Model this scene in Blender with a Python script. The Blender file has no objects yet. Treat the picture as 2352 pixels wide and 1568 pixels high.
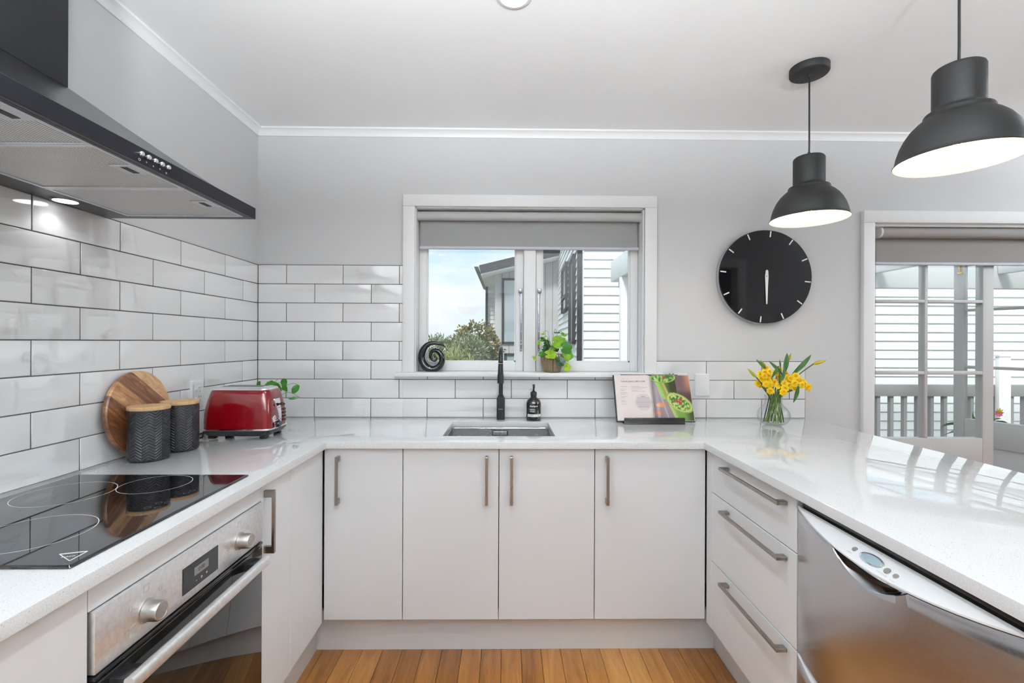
import bpy, bmesh, math, random
from mathutils import Vector, Matrix
from math import pi, sin, cos, radians, sqrt

random.seed(7)
scene = bpy.context.scene
COL = scene.collection

# ------------------------------------------------------------------ camera
FOC, YAW, PIT, ROL, EYE = 1078.27, 0.0124, 0.0007, 0.0040, 1.306
_r = Vector((cos(YAW), -sin(YAW), 0)); _d = Vector((sin(YAW), cos(YAW), 0)); _k = Vector((0, 0, 1))
FWD = _d * cos(PIT) + _k * sin(PIT)
_u = _k * cos(PIT) - _d * sin(PIT)
RGT = _r * cos(ROL) + _u * sin(ROL)
UPV = _u * cos(ROL) - _r * sin(ROL)
cam_d = bpy.data.cameras.new('camera'); cam = bpy.data.objects.new('camera', cam_d); COL.objects.link(cam)
cam_d.sensor_width = 36.0; cam_d.sensor_fit = 'HORIZONTAL'; cam_d.lens = 36.0 * FOC / 2352
cam_d.clip_start = 0.02; cam_d.clip_end = 300
m = Matrix((RGT, UPV, -FWD)).transposed().to_4x4(); m.translation = Vector((0, 0, EYE))
cam.matrix_world = m
scene.camera = cam

# ------------------------------------------------------------------ view, world, sun
vs = scene.view_settings
scene.display_settings.display_device = 'sRGB'
vs.view_transform = 'Standard'; vs.look = 'None'; vs.gamma = 1.0; vs.use_curve_mapping = False
vs.exposure = 0.0
cy = scene.cycles
cy.max_bounces = 8; cy.diffuse_bounces = 5; cy.glossy_bounces = 4; cy.transmission_bounces = 4
cy.use_adaptive_sampling = True; cy.adaptive_threshold = 0.14; cy.adaptive_min_samples = 16
cy.transparent_max_bounces = 12; cy.caustics_reflective = False; cy.caustics_refractive = False
cy.sample_clamp_indirect = 3.0; cy.use_denoising = True; cy.blur_glossy = 0.5

world = bpy.data.worlds.new('sky'); scene.world = world; world.use_nodes = True
wt = world.node_tree; wt.nodes.clear()
def wn(t, **kw):
    n = wt.nodes.new(t)
    for k, v in kw.items(): setattr(n, k, v)
    return n
_tc = wn('ShaderNodeTexCoord'); _mp = wn('ShaderNodeMapping'); _mp.inputs['Scale'].default_value = (2.2, 2.2, 6.5)
_mp.inputs['Location'].default_value = (0.35, 0.1, 0.25)
_nz = wn('ShaderNodeTexNoise'); _nz.inputs['Scale'].default_value = 1.6; _nz.inputs['Detail'].default_value = 6; _nz.inputs['Roughness'].default_value = .55
_cr = wn('ShaderNodeValToRGB'); _cr.color_ramp.elements[0].position = .41; _cr.color_ramp.elements[1].position = .60
_sx = wn('ShaderNodeSeparateXYZ'); _gr = wn('ShaderNodeValToRGB')
_gr.color_ramp.elements[0].position = .0; _gr.color_ramp.elements[0].color = (.86, .95, 1.0, 1)
_gr.color_ramp.elements[1].position = .30; _gr.color_ramp.elements[1].color = (.45, .75, 1.0, 1)
_mx = wn('ShaderNodeMix', data_type='RGBA'); _mx.inputs['B'].default_value = (1.0, 1.0, 1.0, 1)
_bg = wn('ShaderNodeBackground'); _bg.inputs['Strength'].default_value = 1.05
_wo = wn('ShaderNodeOutputWorld')
L = wt.links.new
L(_tc.outputs['Generated'], _mp.inputs['Vector']); L(_mp.outputs['Vector'], _nz.inputs['Vector']); L(_nz.outputs['Fac'], _cr.inputs['Fac'])
L(_tc.outputs['Generated'], _sx.inputs['Vector']); L(_sx.outputs['Z'], _gr.inputs['Fac'])
L(_gr.outputs['Color'], _mx.inputs['A']); L(_cr.outputs['Color'], _mx.inputs['Factor']); L(_mx.outputs['Result'], _bg.inputs['Color'])
L(_bg.outputs['Background'], _wo.inputs['Surface'])

sun_d = bpy.data.lights.new('sun', 'SUN'); sun = bpy.data.objects.new('sun', sun_d); COL.objects.link(sun)
sun_d.energy = 3.5; sun_d.angle = radians(12); sun_d.color = (1.0, .97, .93)
sun.rotation_euler = Vector((.25, .62, -.74)).to_track_quat('-Z', 'Y').to_euler()
sun.location = (0, -3, 12)

LAMP_W = 5.5         # ceiling downlights
FILL_UPLIGHT_W = 150.0     # unseen floor uplighters, added as room fill
COOL = (.86, .94, 1.0)
PENDANT_W = 1.4

# ------------------------------------------------------------------ helpers
def at(px, py, y):
    """point seen at a photograph pixel, on the plane at depth y"""
    d = FWD * FOC + RGT * (px - 1176) - UPV * (py - 784)
    return Vector((0, 0, EYE)) + d * (y / d.y)

def basis(o):
    mm = o.matrix_basis.copy()
    return basis(o.parent) @ o.matrix_parent_inverse @ mm if o.parent else mm

def put(o, parent):
    COL.objects.link(o)
    if parent is not None:
        o.parent = parent; o.matrix_parent_inverse = basis(parent).inverted()
    return o

def tag(o, label, cat, group=None, kind=None):
    o['label'] = label; o['category'] = cat
    if group: o['group'] = group
    if kind: o['kind'] = kind
    return o

def thing(name, label, cat, loc=(0, 0, 0), group=None, kind=None):
    o = bpy.data.objects.new(name, None); o.empty_display_size = .05; o.location = loc
    COL.objects.link(o)
    return tag(o, label, cat, group, kind)

class G:
    def __init__(s): s.bm = bmesh.new(); s.mi = 0
    def _f(s, vs):
        try:
            f = s.bm.faces.new(vs); f.material_index = s.mi; return f
        except ValueError: return None
    def box(s, x0, x1, y0, y1, z0, z1, bev=0, seg=2, M=None):
        t = bmesh.new(); bmesh.ops.create_cube(t, size=1)
        for v in t.verts:
            v.co = Vector(((x0 + x1) / 2 + v.co.x * (x1 - x0), (y0 + y1) / 2 + v.co.y * (y1 - y0), (z0 + z1) / 2 + v.co.z * (z1 - z0)))
        if bev: bmesh.ops.bevel(t, geom=list(t.edges), offset=bev, segments=seg, affect='EDGES', profile=.5)
        s.merge(t, M); return s
    def merge(s, t, M=None):
        mp = {}
        for v in t.verts: mp[v] = s.bm.verts.new(M @ v.co if M else v.co)
        for f in t.faces: s._f([mp[v] for v in f.verts])
        t.free()
    def loft(s, loops, cap0=True, cap1=True, closed=True):
        R = [[s.bm.verts.new(p) for p in l] for l in loops]
        n = len(R[0])
        for a, b in zip(R, R[1:]):
            for i in range(n if closed else n - 1):
                j = (i + 1) % n; s._f([a[i], a[j], b[j], b[i]])
        if cap0: s._f(R[0][::-1])
        if cap1: s._f(R[-1])
        return s
    def lathe(s, prof, n=32, c=(0, 0, 0), fl=None, cap=False):
        c = Vector(c); loops = []
        for r, z in prof:
            lp = []
            for i in range(n):
                a = 2 * pi * i / n; rr = r * (fl(a, z) if fl else 1)
                lp.append(c + Vector((rr * cos(a), rr * sin(a), z)))
            loops.append(lp)
        return s.loft(loops, cap and prof[0][0] > 1e-6, cap and prof[-1][0] > 1e-6)
    def tube(s, pts, r, n=10, ref=None, flat=1.0):
        pts = [Vector(p) for p in pts]; k = len(pts)
        if not hasattr(r, '__len__'): r = [r] * k
        loops = []; nrm = None
        for i, p in enumerate(pts):
            t = (pts[min(i + 1, k - 1)] - pts[max(i - 1, 0)]).normalized()
            if nrm is None:
                a = Vector(ref) if ref is not None else (Vector((0, 0, 1)) if abs(t.z) < .9 else Vector((1, 0, 0)))
                nrm = (a - t * a.dot(t)).normalized()
            else:
                nrm = (nrm - t * nrm.dot(t)).normalized()
            b = t.cross(nrm)
            loops.append([p + nrm * (r[i] * flat * cos(2 * pi * j / n)) + b * (r[i] * sin(2 * pi * j / n)) for j in range(n)])
        return s.loft(loops)
    def ball(s, c, r, sc=(1, 1, 1), u=16, v=10):
        c = Vector(c); pr = []
        top = s.bm.verts.new(c + Vector((0, 0, r * sc[2]))); bot = s.bm.verts.new(c - Vector((0, 0, r * sc[2])))
        rows = []
        for i in range(1, v):
            th = pi * i / v
            rows.append([s.bm.verts.new(c + Vector((r * sc[0] * sin(th) * cos(2 * pi * j / u), r * sc[1] * sin(th) * sin(2 * pi * j / u), r * sc[2] * cos(th)))) for j in range(u)])
        for j in range(u):
            k = (j + 1) % u
            s._f([top, rows[0][j], rows[0][k]]); s._f([bot, rows[-1][k], rows[-1][j]])
            for a, b in zip(rows, rows[1:]): s._f([a[j], b[j], b[k], a[k]])
        return s
    def prism(s, pts, vec):
        pts = [Vector(p) for p in pts]; vec = Vector(vec)
        return s.loft([pts, [p + vec for p in pts]])
    def face(s, pts): s._f([s.bm.verts.new(p) for p in pts]); return s
    def build(s, name, mats, parent=None, smooth=True, ang=35):
        bm = s.bm
        bmesh.ops.recalc_face_normals(bm, faces=list(bm.faces))
        if smooth:
            for f in bm.faces: f.smooth = True
            lim = radians(ang)
            for e in bm.edges:
                if len(e.link_faces) == 2 and e.calc_face_angle(0) > lim: e.smooth = False
        me = bpy.data.meshes.new(name); bm.to_mesh(me); bm.free()
        for mm in (mats if isinstance(mats, (list, tuple)) else [mats]): me.materials.append(mm)
        return put(bpy.data.objects.new(name, me), parent)

def inst(name, me, parent, loc=(0, 0, 0), rot=None):
    o = bpy.data.objects.new(name, me)
    o.location = loc
    if rot is not None: o.rotation_euler = rot
    COL.objects.link(o); o.parent = parent
    if parent is not None: o.matrix_parent_inverse = basis(parent).inverted()
    return o

def copy_tree(o, parent=None):
    c = o.copy(); COL.objects.link(c); c.parent = parent
    if parent is not None: c.matrix_parent_inverse = o.matrix_parent_inverse.copy()
    for ch in [x for x in bpy.data.objects if x.parent == o]: copy_tree(ch, c)
    return c

def rrect(hx, hy, r, n=5):
    """rounded rectangle loop in xy"""
    out = []
    for qx, qy, a0 in ((1, 1, 0), (-1, 1, pi / 2), (-1, -1, pi), (1, -1, 1.5 * pi)):
        for i in range(n + 1):
            a = a0 + (pi / 2) * i / n
            out.append((qx * (hx - r) + r * cos(a), qy * (hy - r) + r * sin(a)))
    return out

# ------------------------------------------------------------------ materials
def mat(name, col=(.8, .8, .8), rough=.5, metal=0.0, spec=.5, coat=0.0, coat_r=.05, emit=None, es=1.0, trans=0.0, ior=1.45):
    mt = bpy.data.materials.new(name); mt.use_nodes = True
    b = mt.node_tree.nodes['Principled BSDF']
    b.inputs['Base Color'].default_value = (*col, 1); b.inputs['Roughness'].default_value = rough
    b.inputs['Metallic'].default_value = metal; b.inputs['Specular IOR Level'].default_value = spec
    b.inputs['Coat Weight'].default_value = coat; b.inputs['Coat Roughness'].default_value = coat_r
    b.inputs['Transmission Weight'].default_value = trans; b.inputs['IOR'].default_value = ior
    if emit: b.inputs['Emission Color'].default_value = (*emit, 1); b.inputs['Emission Strength'].default_value = es
    return mt

class NT:
    """small node-building helper on a Principled material"""
    def __init__(s, mt): s.t = mt.node_tree; s.b = s.t.nodes['Principled BSDF']
    def n(s, t, **kw):
        n = s.t.nodes.new(t)
        for k, v in kw.items():
            if k in n.inputs.keys() if isinstance(k, str) else False: pass
            setattr(n, k, v)
        return n
    def l(s, a, b): s.t.links.new(a, b)
    def coord(s, kind='Object', scale=(1, 1, 1), rot=(0, 0, 0), loc=(0, 0, 0)):
        c = s.n('ShaderNodeTexCoord'); m_ = s.n('ShaderNodeMapping')
        m_.inputs['Scale'].default_value = scale; m_.inputs['Rotation'].default_value = rot; m_.inputs['Location'].default_value = loc
        s.l(c.outputs[kind], m_.inputs['Vector']); return m_.outputs['Vector']
    def noise(s, vec, scale=5, detail=3, rough=.5, dist=0):
        n = s.n('ShaderNodeTexNoise'); n.inputs['Scale'].default_value = scale; n.inputs['Detail'].default_value = detail
        n.inputs['Roughness'].default_value = rough; n.inputs['Distortion'].default_value = dist
        s.l(vec, n.inputs['Vector']); return n.outputs['Fac']
    def ramp(s, fac, stops):
        r = s.n('ShaderNodeValToRGB'); e = r.color_ramp.elements
        while len(e) < len(stops): e.new(.5)
        for el, (p, c) in zip(e, stops): el.position = p; el.color = (*c, 1) if hasattr(c, '__len__') else (c, c, c, 1)
        s.l(fac, r.inputs['Fac']); return r.outputs['Color']
    def mix(s, fac, a, b, mode='MIX'):
        m_ = s.n('ShaderNodeMix', data_type='RGBA', blend_type=mode)
        for v, k in ((fac, 'Factor'), (a, 'A'), (b, 'B')):
            if hasattr(v, 'node'): s.l(v, m_.inputs[k])
            elif k == 'Factor': m_.inputs[k].default_value = v
            else: m_.inputs[k].default_value = (*v, 1)
        return m_.outputs['Result']
    def math(s, op, a, b=None):
        m_ = s.n('ShaderNodeMath', operation=op)
        for i, v in enumerate((a, b)):
            if v is None: continue
            if hasattr(v, 'node'): s.l(v, m_.inputs[i])
            else: m_.inputs[i].default_value = v
        return m_.outputs[0]
    def color(s, out): s.l(out, s.b.inputs['Base Color'])
    def bump(s, h, strength=.2, dist=.01):
        b = s.n('ShaderNodeBump'); b.inputs['Strength'].default_value = strength; b.inputs['Distance'].default_value = dist
        s.l(h, b.inputs['Height']); s.l(b.outputs['Normal'], s.b.inputs['Normal'])

M = {}
def painted(name, col, rough, nscale=120, st=.06):
    mt = mat(name, col, rough); t = NT(mt); v = t.coord()
    if st >= .15: t.bump(t.noise(v, nscale, 2), st, .002)
    big = t.noise(v, 1.3, 1)
    t.color(t.ramp(big, [(.3, tuple(c * .97 for c in col)), (.7, tuple(min(1, c * 1.02) for c in col))]))
    return mt
M['wall'] = painted('wall_paint', (.62, .62, .622), .6)
M['ceiling'] = painted('ceiling_paint', (.90, .90, .90), .7, 60)
M['trim'] = painted('trim_paint', (.84, .84, .84), .38, 40, .03)
M['cabinet'] = painted('cabinet_laminate', (.725, .745, .762), .32, 300, .02)
M['carcass'] = mat('cabinet_carcass', (.55, .54, .52), .6)
M['grout'] = painted('grout', (.075, .068, .066), .9, 300, .2)
mt = mat('tile_glaze', (.81, .81, .812), .04, spec=.9, coat=1.0, coat_r=.012); mt.node_tree.nodes['Principled BSDF'].inputs['Coat IOR'].default_value = 1.75; t = NT(mt)
t.bump(t.noise(t.coord(), 9, 1), .055, .02); M['tile'] = mt
def timber(name, stops, rand=True, sc=(14, 1.1, 14), rough=.3, rot=(0, 0, 0), coat=.2):
    mt = mat(name, (.5, .3, .1), rough, coat=coat, coat_r=.15); t = NT(mt)
    vec = t.coord('Object', sc, rot)
    if rand:
        oi = t.n('ShaderNodeObjectInfo'); va = t.n('ShaderNodeVectorMath', operation='ADD'); cb = t.n('ShaderNodeCombineXYZ')
        k = t.math('MULTIPLY', oi.outputs['Random'], 57.0); t.l(k, cb.inputs['Y']); t.l(k, cb.inputs['X'])
        t.l(vec, va.inputs[0]); t.l(cb.outputs[0], va.inputs[1]); vec = va.outputs[0]
    f = t.noise(vec, 1.6, 5, .6, 1.2)
    if rand: f = t.math('ADD', t.math('MULTIPLY', f, .75), t.math('MULTIPLY', t.math('SUBTRACT', oi.outputs['Random'], .35), .42))
    fine = t.noise(vec, 14, 3, .6)
    c = t.ramp(f, stops); c = t.mix(.22, c, t.ramp(fine, [(.3, .25), (.7, .85)]), 'SOFT_LIGHT'); t.color(c)
    t.bump(fine, .06, .003)
    return mt
M['floor'] = timber('floor_timber', [(.15, (.14, .052, .012)), (.38, (.26, .105, .024)), (.55, (.36, .158, .040)), (.8, (.50, .25, .078))])
mt = mat('acacia_board', (.4, .2, .1), .38, coat=.25, coat_r=.15); t = NT(mt); v = t.coord()
sx = t.n('ShaderNodeSeparateXYZ'); t.l(v, sx.inputs[0]); pid = t.math('FLOOR', t.math('ADD', t.math('MULTIPLY', sx.outputs['Z'], 17.0), .35))
wn_ = t.n('ShaderNodeTexWhiteNoise'); wn_.noise_dimensions = '1D'; t.l(pid, wn_.inputs['W'])
cb = t.n('ShaderNodeCombineXYZ'); t.l(t.math('MULTIPLY', wn_.outputs['Value'], 9.0), cb.inputs['Y']); va = t.n('ShaderNodeVectorMath', operation='ADD')
mp_ = t.n('ShaderNodeMapping'); mp_.inputs['Scale'].default_value = (3, 4.5, 22); t.l(v, mp_.inputs['Vector']); t.l(mp_.outputs[0], va.inputs[0]); t.l(cb.outputs[0], va.inputs[1])
f = t.math('ADD', t.math('MULTIPLY', t.noise(va.outputs[0], 1.5, 5, .6, 1.6), .8), t.math('MULTIPLY', t.math('SUBTRACT', wn_.outputs['Value'], .4), .45))
t.color(t.ramp(f, [(.12, (.05, .018, .008)), (.30, (.16, .062, .024)), (.46, (.33, .155, .065)), (.62, (.52, .31, .16)), (.8, (.66, .47, .30))])); M['acacia'] = mt
M['bamboo'] = timber('bamboo_lid', [(.2, (.42, .23, .10)), (.8, (.66, .43, .22))], False, (4, 60, 4), .5, (0, 0, .4), 0)
# quartz
mt = mat('quartz', (.72, .72, .715), .03, spec=.5, coat=.4, coat_r=.02); t = NT(mt); v = t.coord()
vo = t.n('ShaderNodeTexVoronoi'); vo.inputs['Scale'].default_value = 330; t.l(v, vo.inputs['Vector'])
sz = t.n('ShaderNodeSeparateColor'); t.l(vo.outputs['Color'], sz.inputs[0])
spot = t.math('MULTIPLY', t.math('LESS_THAN', vo.outputs['Distance'], t.math('MULTIPLY', sz.outputs[1], .42)), t.math('MULTIPLY', t.math('GREATER_THAN', sz.outputs[0], .80), t.math('ADD', t.math('MULTIPLY', sz.outputs[2], .75), .2)))
fine = t.ramp(t.noise(v, 420, 2, .6), [(.3, (.57, .575, .575)), (.7, (.71, .715, .715))])
t.color(t.mix(spot, fine, (.36, .34, .325))); M['quartz'] = mt
def metal(name, col, rough, sc=(1, 1, 1), bs=.08, ns=300):
    mt = mat(name, col, rough, 1.0); t = NT(mt); n = t.noise(t.coord('Object', sc), ns, 2)
    t.bump(n, bs, .0008); rr = t.ramp(n, [(0, rough * .75), (1, min(1, rough * 1.25))]); t.l(rr, t.b.inputs['Roughness']); return mt
M['steel'] = metal('brushed_steel', (.60, .60, .61), .27, (1, 1, .02))
M['steel_v'] = metal('dishwasher_steel', (.58, .58, .60), .24, (.03, 1, 1), .05)
mt = mat('oven_steel', (.74, .74, .74), .36, .75); t = NT(mt); v = t.coord()
t.color(t.ramp(t.noise(v, 95, 4, .6), [(.3, (.74, .745, .75)), (.7, (.90, .90, .90))])); t.bump(t.noise(v, 160, 2), .08, .001); M['oven_steel'] = mt
M['sink_steel'] = metal('sink_steel', (.72, .72, .72), .25, (.05, 1, 1), .06)
M['nickel'] = metal('brushed_nickel', (.33, .30, .275), .30, (1, 1, .05))
M['knob'] = metal('knob_metal', (.50, .48, .45), .32)
M['chrome'] = mat('chrome', (.82, .82, .83), .06, 1.0)
M['stay_metal'] = mat('stay_metal', (.30, .31, .34), .35, 1.0)
M['alu'] = mat('aluminium', (.62, .63, .66), .4, 1.0)
M['black_matte'] = painted('black_matte', (.012, .012, .013), .5, 200, .04); M['black_matte'].node_tree.nodes['Principled BSDF'].inputs['Specular IOR Level'].default_value = .3
M['black_satin'] = mat('black_satin', (.012, .012, .013), .28)
M['black_gloss'] = mat('black_gloss', (.005, .005, .006), .05, spec=.5, coat=.1, coat_r=.02)
M['hood_black'] = mat('hood_black', (.008, .008, .011), .30, spec=.2)
M['canopy_black'] = mat('canopy_black', (.014, .014, .016), .24, spec=.6)
M['cook_glass'] = mat('cooktop_glass', (.006, .006, .007), .025, spec=.65, coat=.3, coat_r=.01)
M['oven_glass'] = mat('oven_glass', (.008, .0075, .007), .03, spec=.6)
M['ring_print'] = mat('ring_print', (.72, .74, .75), .3)
M['white_plastic'] = mat('white_plastic', (.78, .78, .78), .25)
M['white_print'] = mat('white_print', (.85, .85, .85), .5)
M['grey_print'] = mat('grey_print', (.10, .10, .10), .5)
M['faint_print'] = mat('faint_print', (.16, .16, .165), .4)
M['pale_print'] = mat('pale_print', (.42, .40, .40), .6)
M['slot'] = mat('slot_dark', (.02, .02, .02), .6)
M['red'] = mat('red_enamel', (.125, .0008, .003), .16, spec=.45, coat=.45, coat_r=.03)
M['lcd'] = mat('lcd', (.18, .17, .165), .2)
M['dw_white'] = mat('control_white', (.72, .725, .73), .22, spec=.5)
M['pendant'] = painted('pendant_black', (.013, .013, .013), .55, 400, .05)
M['pendant_in'] = mat('pendant_white', (.85, .82, .78), .5)
M['fabric1'] = painted('blind_fabric_grey', (.30, .30, .295), .85, 700, .2)
M['roller1'] = painted('blind_backing_grey', (.50, .50, .495), .8, 700, .2)
M['roller2'] = painted('blind_backing_taupe', (.33, .31, .295), .8, 700, .2)
M['fabric2'] = painted('blind_fabric_taupe', (.27, .25, .235), .85, 700, .2)
M['lavender_bar'] = mat('blind_bar', (.50, .50, .55), .35)
M['terracotta'] = mat('bronze_pot', (.22, .165, .10), .30, .45)
M['paper'] = mat('paper', (.70, .63, .60), .55)
M['page_edge'] = mat('page_edges', (.72, .70, .68), .8)
M['soil'] = painted('soil', (.035, .022, .014), .95, 200, .6)
M['amber'] = mat('dark_bottle', (.010, .008, .007), .08, spec=.6, coat=.5, coat_r=.03)
def leafmat(name, c0, c1, rough=.4, tr=.35):
    mt = mat(name, c0, rough); t = NT(mt); oi = t.n('ShaderNodeObjectInfo')
    f = t.math('ADD', t.math('MULTIPLY', t.noise(t.coord(), 40, 2), .5), t.math('MULTIPLY', oi.outputs['Random'], .6))
    c = t.ramp(f, [(.25, c0), (.8, c1)]); t.color(c)
    tb = t.n('ShaderNodeBsdfTranslucent'); t.l(c, tb.inputs['Color']); mx = t.n('ShaderNodeMixShader'); mx.inputs[0].default_value = tr
    out = t.t.nodes['Material Output']; t.l(t.b.outputs[0], mx.inputs[1]); t.l(tb.outputs[0], mx.inputs[2]); t.l(mx.outputs[0], out.inputs['Surface'])
    return mt
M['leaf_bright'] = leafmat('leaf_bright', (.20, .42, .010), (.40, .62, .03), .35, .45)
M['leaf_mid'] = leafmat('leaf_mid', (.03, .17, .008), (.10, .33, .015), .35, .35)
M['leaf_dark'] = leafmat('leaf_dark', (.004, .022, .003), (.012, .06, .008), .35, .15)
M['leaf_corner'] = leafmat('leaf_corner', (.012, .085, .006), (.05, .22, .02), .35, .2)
M['tulip_leaf'] = leafmat('tulip_leaf', (.022, .07, .014), (.05, .13, .028), .45, .2)
M['stem'] = leafmat('flower_stem', (.05, .11, .012), (.16, .26, .035), .4, .2)
M['stem_dark'] = leafmat('stem_dark', (.03, .04, .012), (.07, .09, .03), .5, .1)
M['petal'] = leafmat('daffodil_petal', (.86, .58, .005), (.93, .70, .012), .5, .3)
M['corona'] = leafmat('daffodil_cup', (.84, .38, .003), (.90, .50, .005), .5, .2)
M['tulip_y'] = leafmat('tulip_yellow', (.62, .50, .01), (.82, .66, .02), .4, .25)
M['tulip_g'] = leafmat('tulip_green', (.26, .31, .02), (.45, .46, .03), .4, .25)
def thinglass(name, tint=(1, 1, 1), edge=.6, gl=1.0, pw=3.5, rim=None):
    mt = bpy.data.materials.new(name); mt.use_nodes = True; t = mt.node_tree; t.nodes.clear()
    o = t.nodes.new('ShaderNodeOutputMaterial'); tr = t.nodes.new('ShaderNodeBsdfTransparent'); gg = t.nodes.new('ShaderNodeBsdfGlossy')
    lw = t.nodes.new('ShaderNodeLayerWeight'); lw.inputs['Blend'].default_value = .5; pw_ = t.nodes.new('ShaderNodeMath'); pw_.operation = 'POWER'; pw_.inputs[1].default_value = pw
    fr = t.nodes.new('ShaderNodeMath'); fr.operation = 'MULTIPLY_ADD'; fr.inputs[1].default_value = edge; fr.inputs[2].default_value = .035; mx = t.nodes.new('ShaderNodeMixShader')
    t.links.new(lw.outputs['Facing'], pw_.inputs[0]); t.links.new(pw_.outputs[0], fr.inputs[0])
    tr.inputs['Color'].default_value = (*tint, 1); gg.inputs['Roughness'].default_value = .01; gg.inputs['Color'].default_value = (gl, gl, gl, 1)
    t.links.new(fr.outputs[0], mx.inputs[0]); t.links.new(tr.outputs[0], mx.inputs[1]); t.links.new(gg.outputs[0], mx.inputs[2]); t.links.new(mx.outputs[0], o.inputs['Surface'])
    if rim:
        mc = t.nodes.new('ShaderNodeMix'); mc.data_type = 'RGBA'; mc.inputs['A'].default_value = (*tint, 1); mc.inputs['B'].default_value = (*rim, 1)
        t.links.new(pw_.outputs[0], mc.inputs['Factor']); t.links.new(mc.outputs['Result'], tr.inputs['Color'])
    return mt
M['pane'] = thinglass('window_glass', (.97, .985, .98), .7)
M['vase'] = thinglass('vase_glass', (.95, .965, .96), .7, .95, 2.6, (.42, .46, .45))
M['bulb_glass'] = thinglass('bulb_glass', (1, .97, .92), .4)
M['bulb'] = mat('filament', (1, .8, .5), .5, emit=(1.0, .62, .28), es=60)
M['lamp_lens'] = mat('lamp_lens', (1, 1, 1), .5, emit=(1, .98, .95), es=6)
M['hood_lens'] = mat('hood_lens', (1, 1, 1), .5, emit=(.95, .98, 1), es=5)
# outdoor
M['weatherboard'] = painted('weatherboard_white', (.84, .85, .86), .55, 60, .05)
M['grey_board'] = painted('grey_board', (.47, .465, .47), .75, 8, .1)
M['charcoal'] = painted('charcoal_metal', (.022, .023, .028), .6, 200, .1)
M['out_grey'] = painted('outdoor_grey', (.52, .53, .53), .6, 60, .05)
M['out_white'] = painted('outdoor_white', (.86, .865, .87), .55, 60, .05)
M['far_glass'] = mat('far_glass', (.35, .40, .43), .03, spec=1.0, coat=1.0, coat_r=.02)
M['deck'] = timber('deck_timber', [(.2, (.12, .08, .05)), (.8, (.30, .22, .15))])
M['lawn'] = painted('lawn', (.17, .19, .13), .95, 30, .5)
def bushmat(name, stops):
    mt = mat(name, (.1, .2, .05), .6); t = NT(mt); c = t.ramp(t.noise(t.coord(), 9, 4, .7), stops); t.color(c)
    return mt
M['bush_grey'] = bushmat('bush_greygreen', [(.25, (.07, .10, .045)), (.55, (.26, .31, .17)), (.8, (.50, .54, .36))])
M['bush_dark'] = bushmat('bush_dark', [(.25, (.015, .035, .012)), (.6, (.07, .12, .03)), (.8, (.20, .22, .06))])
M['bush_red'] = bushmat('bush_redtips', [(.3, (.05, .09, .02)), (.55, (.22, .20, .05)), (.75, (.55, .17, .06))])
M['flax'] = bushmat('flax', [(.25, (.12, .17, .05)), (.55, (.30, .36, .13)), (.8, (.60, .52, .36))])
M['vcol'] = mat('printed_page', (1, 1, 1), .22, spec=.4); _t = NT(M['vcol']); _a = _t.n('ShaderNodeVertexColor'); _a.layer_name = 'Col'; _t.color(_a.outputs[0])
M['vcol_matte'] = mat('printed_text_page', (1, 1, 1), .5); _t = NT(M['vcol_matte']); _a = _t.n('ShaderNodeVertexColor'); _a.layer_name = 'Col'; _t.color(_a.outputs[0])
# embossed canister
mt = mat('canister_black', (.010, .010, .012), .34, spec=.42); t = NT(mt); c = t.n('ShaderNodeTexCoord'); sx = t.n('ShaderNodeSeparateXYZ'); t.l(c.outputs['Object'], sx.inputs[0])
th = t.math('ARCTAN2', sx.outputs['Y'], sx.outputs['X']); colu = t.math('MULTIPLY', th, 10 / (2 * pi))
tri = t.math('ABSOLUTE', t.math('SUBTRACT', t.math('FRACT', colu), .5))
ph = t.math('FRACT', t.math('DIVIDE', t.math('ADD', sx.outputs['Z'], t.math('MULTIPLY', tri, .026)), .0096))
hgt = t.math('SMOOTH_MIN', t.math('MULTIPLY', t.math('ABSOLUTE', t.math('SUBTRACT', ph, .5)), 2.0), .75)
b = t.n('ShaderNodeBump'); b.inputs['Strength'].default_value = 1.0; b.inputs['Distance'].default_value = .0020; t.l(hgt, b.inputs['Height']); t.l(b.outputs[0], t.b.inputs['Normal'])
M['canister'] = mt
# hood filter mesh
mt = mat('filter_mesh', (.62, .62, .62), .38, .35); t = NT(mt); c = t.coord('Object'); sx = t.n('ShaderNodeSeparateXYZ'); t.l(c, sx.inputs[0])
ph = t.math('ABSOLUTE', t.math('SUBTRACT', t.math('FRACT', t.math('MULTIPLY', t.math('SUBTRACT', sx.outputs['X'], t.math('MULTIPLY', sx.outputs['Y'], .0)), 130)), .5))
t.color(t.ramp(ph, [(.12, (.22, .22, .22)), (.35, (.80, .80, .79))])); t.bump(ph, .5, .003); M['filter'] = mt

def text(txt, size, M4, name, mt, parent, align='CENTER', ext=.0002, bend=None, bold=0.0):
    cu = bpy.data.curves.new(name, 'FONT'); cu.body = txt; cu.size = size; cu.align_x = align; cu.align_y = 'CENTER'; cu.extrude = ext; cu.resolution_u = 2; cu.offset = bold
    to = bpy.data.objects.new('tmp_text', cu); COL.objects.link(to)
    me = bpy.data.meshes.new_from_object(to); bpy.data.objects.remove(to); bpy.data.curves.remove(cu)
    for v in me.vertices: v.co = bend(v.co) if bend else M4 @ v.co
    me.name = name; me.materials.clear(); me.materials.append(mt)
    return put(bpy.data.objects.new(name, me), parent)
# ================================================================== STRUCTURE
D, XL = 2.5307, -1.3305          # tiled faces of the back and left walls
PB, PL = D + .006, XL - .006     # painted faces behind the tile thickness
ZC = 2.445                       # ceiling
XR, YR = 4.7, -1.7               # right wall, rear wall
def struct(o, label, cat): return tag(o, label, cat, kind='structure')

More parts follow.
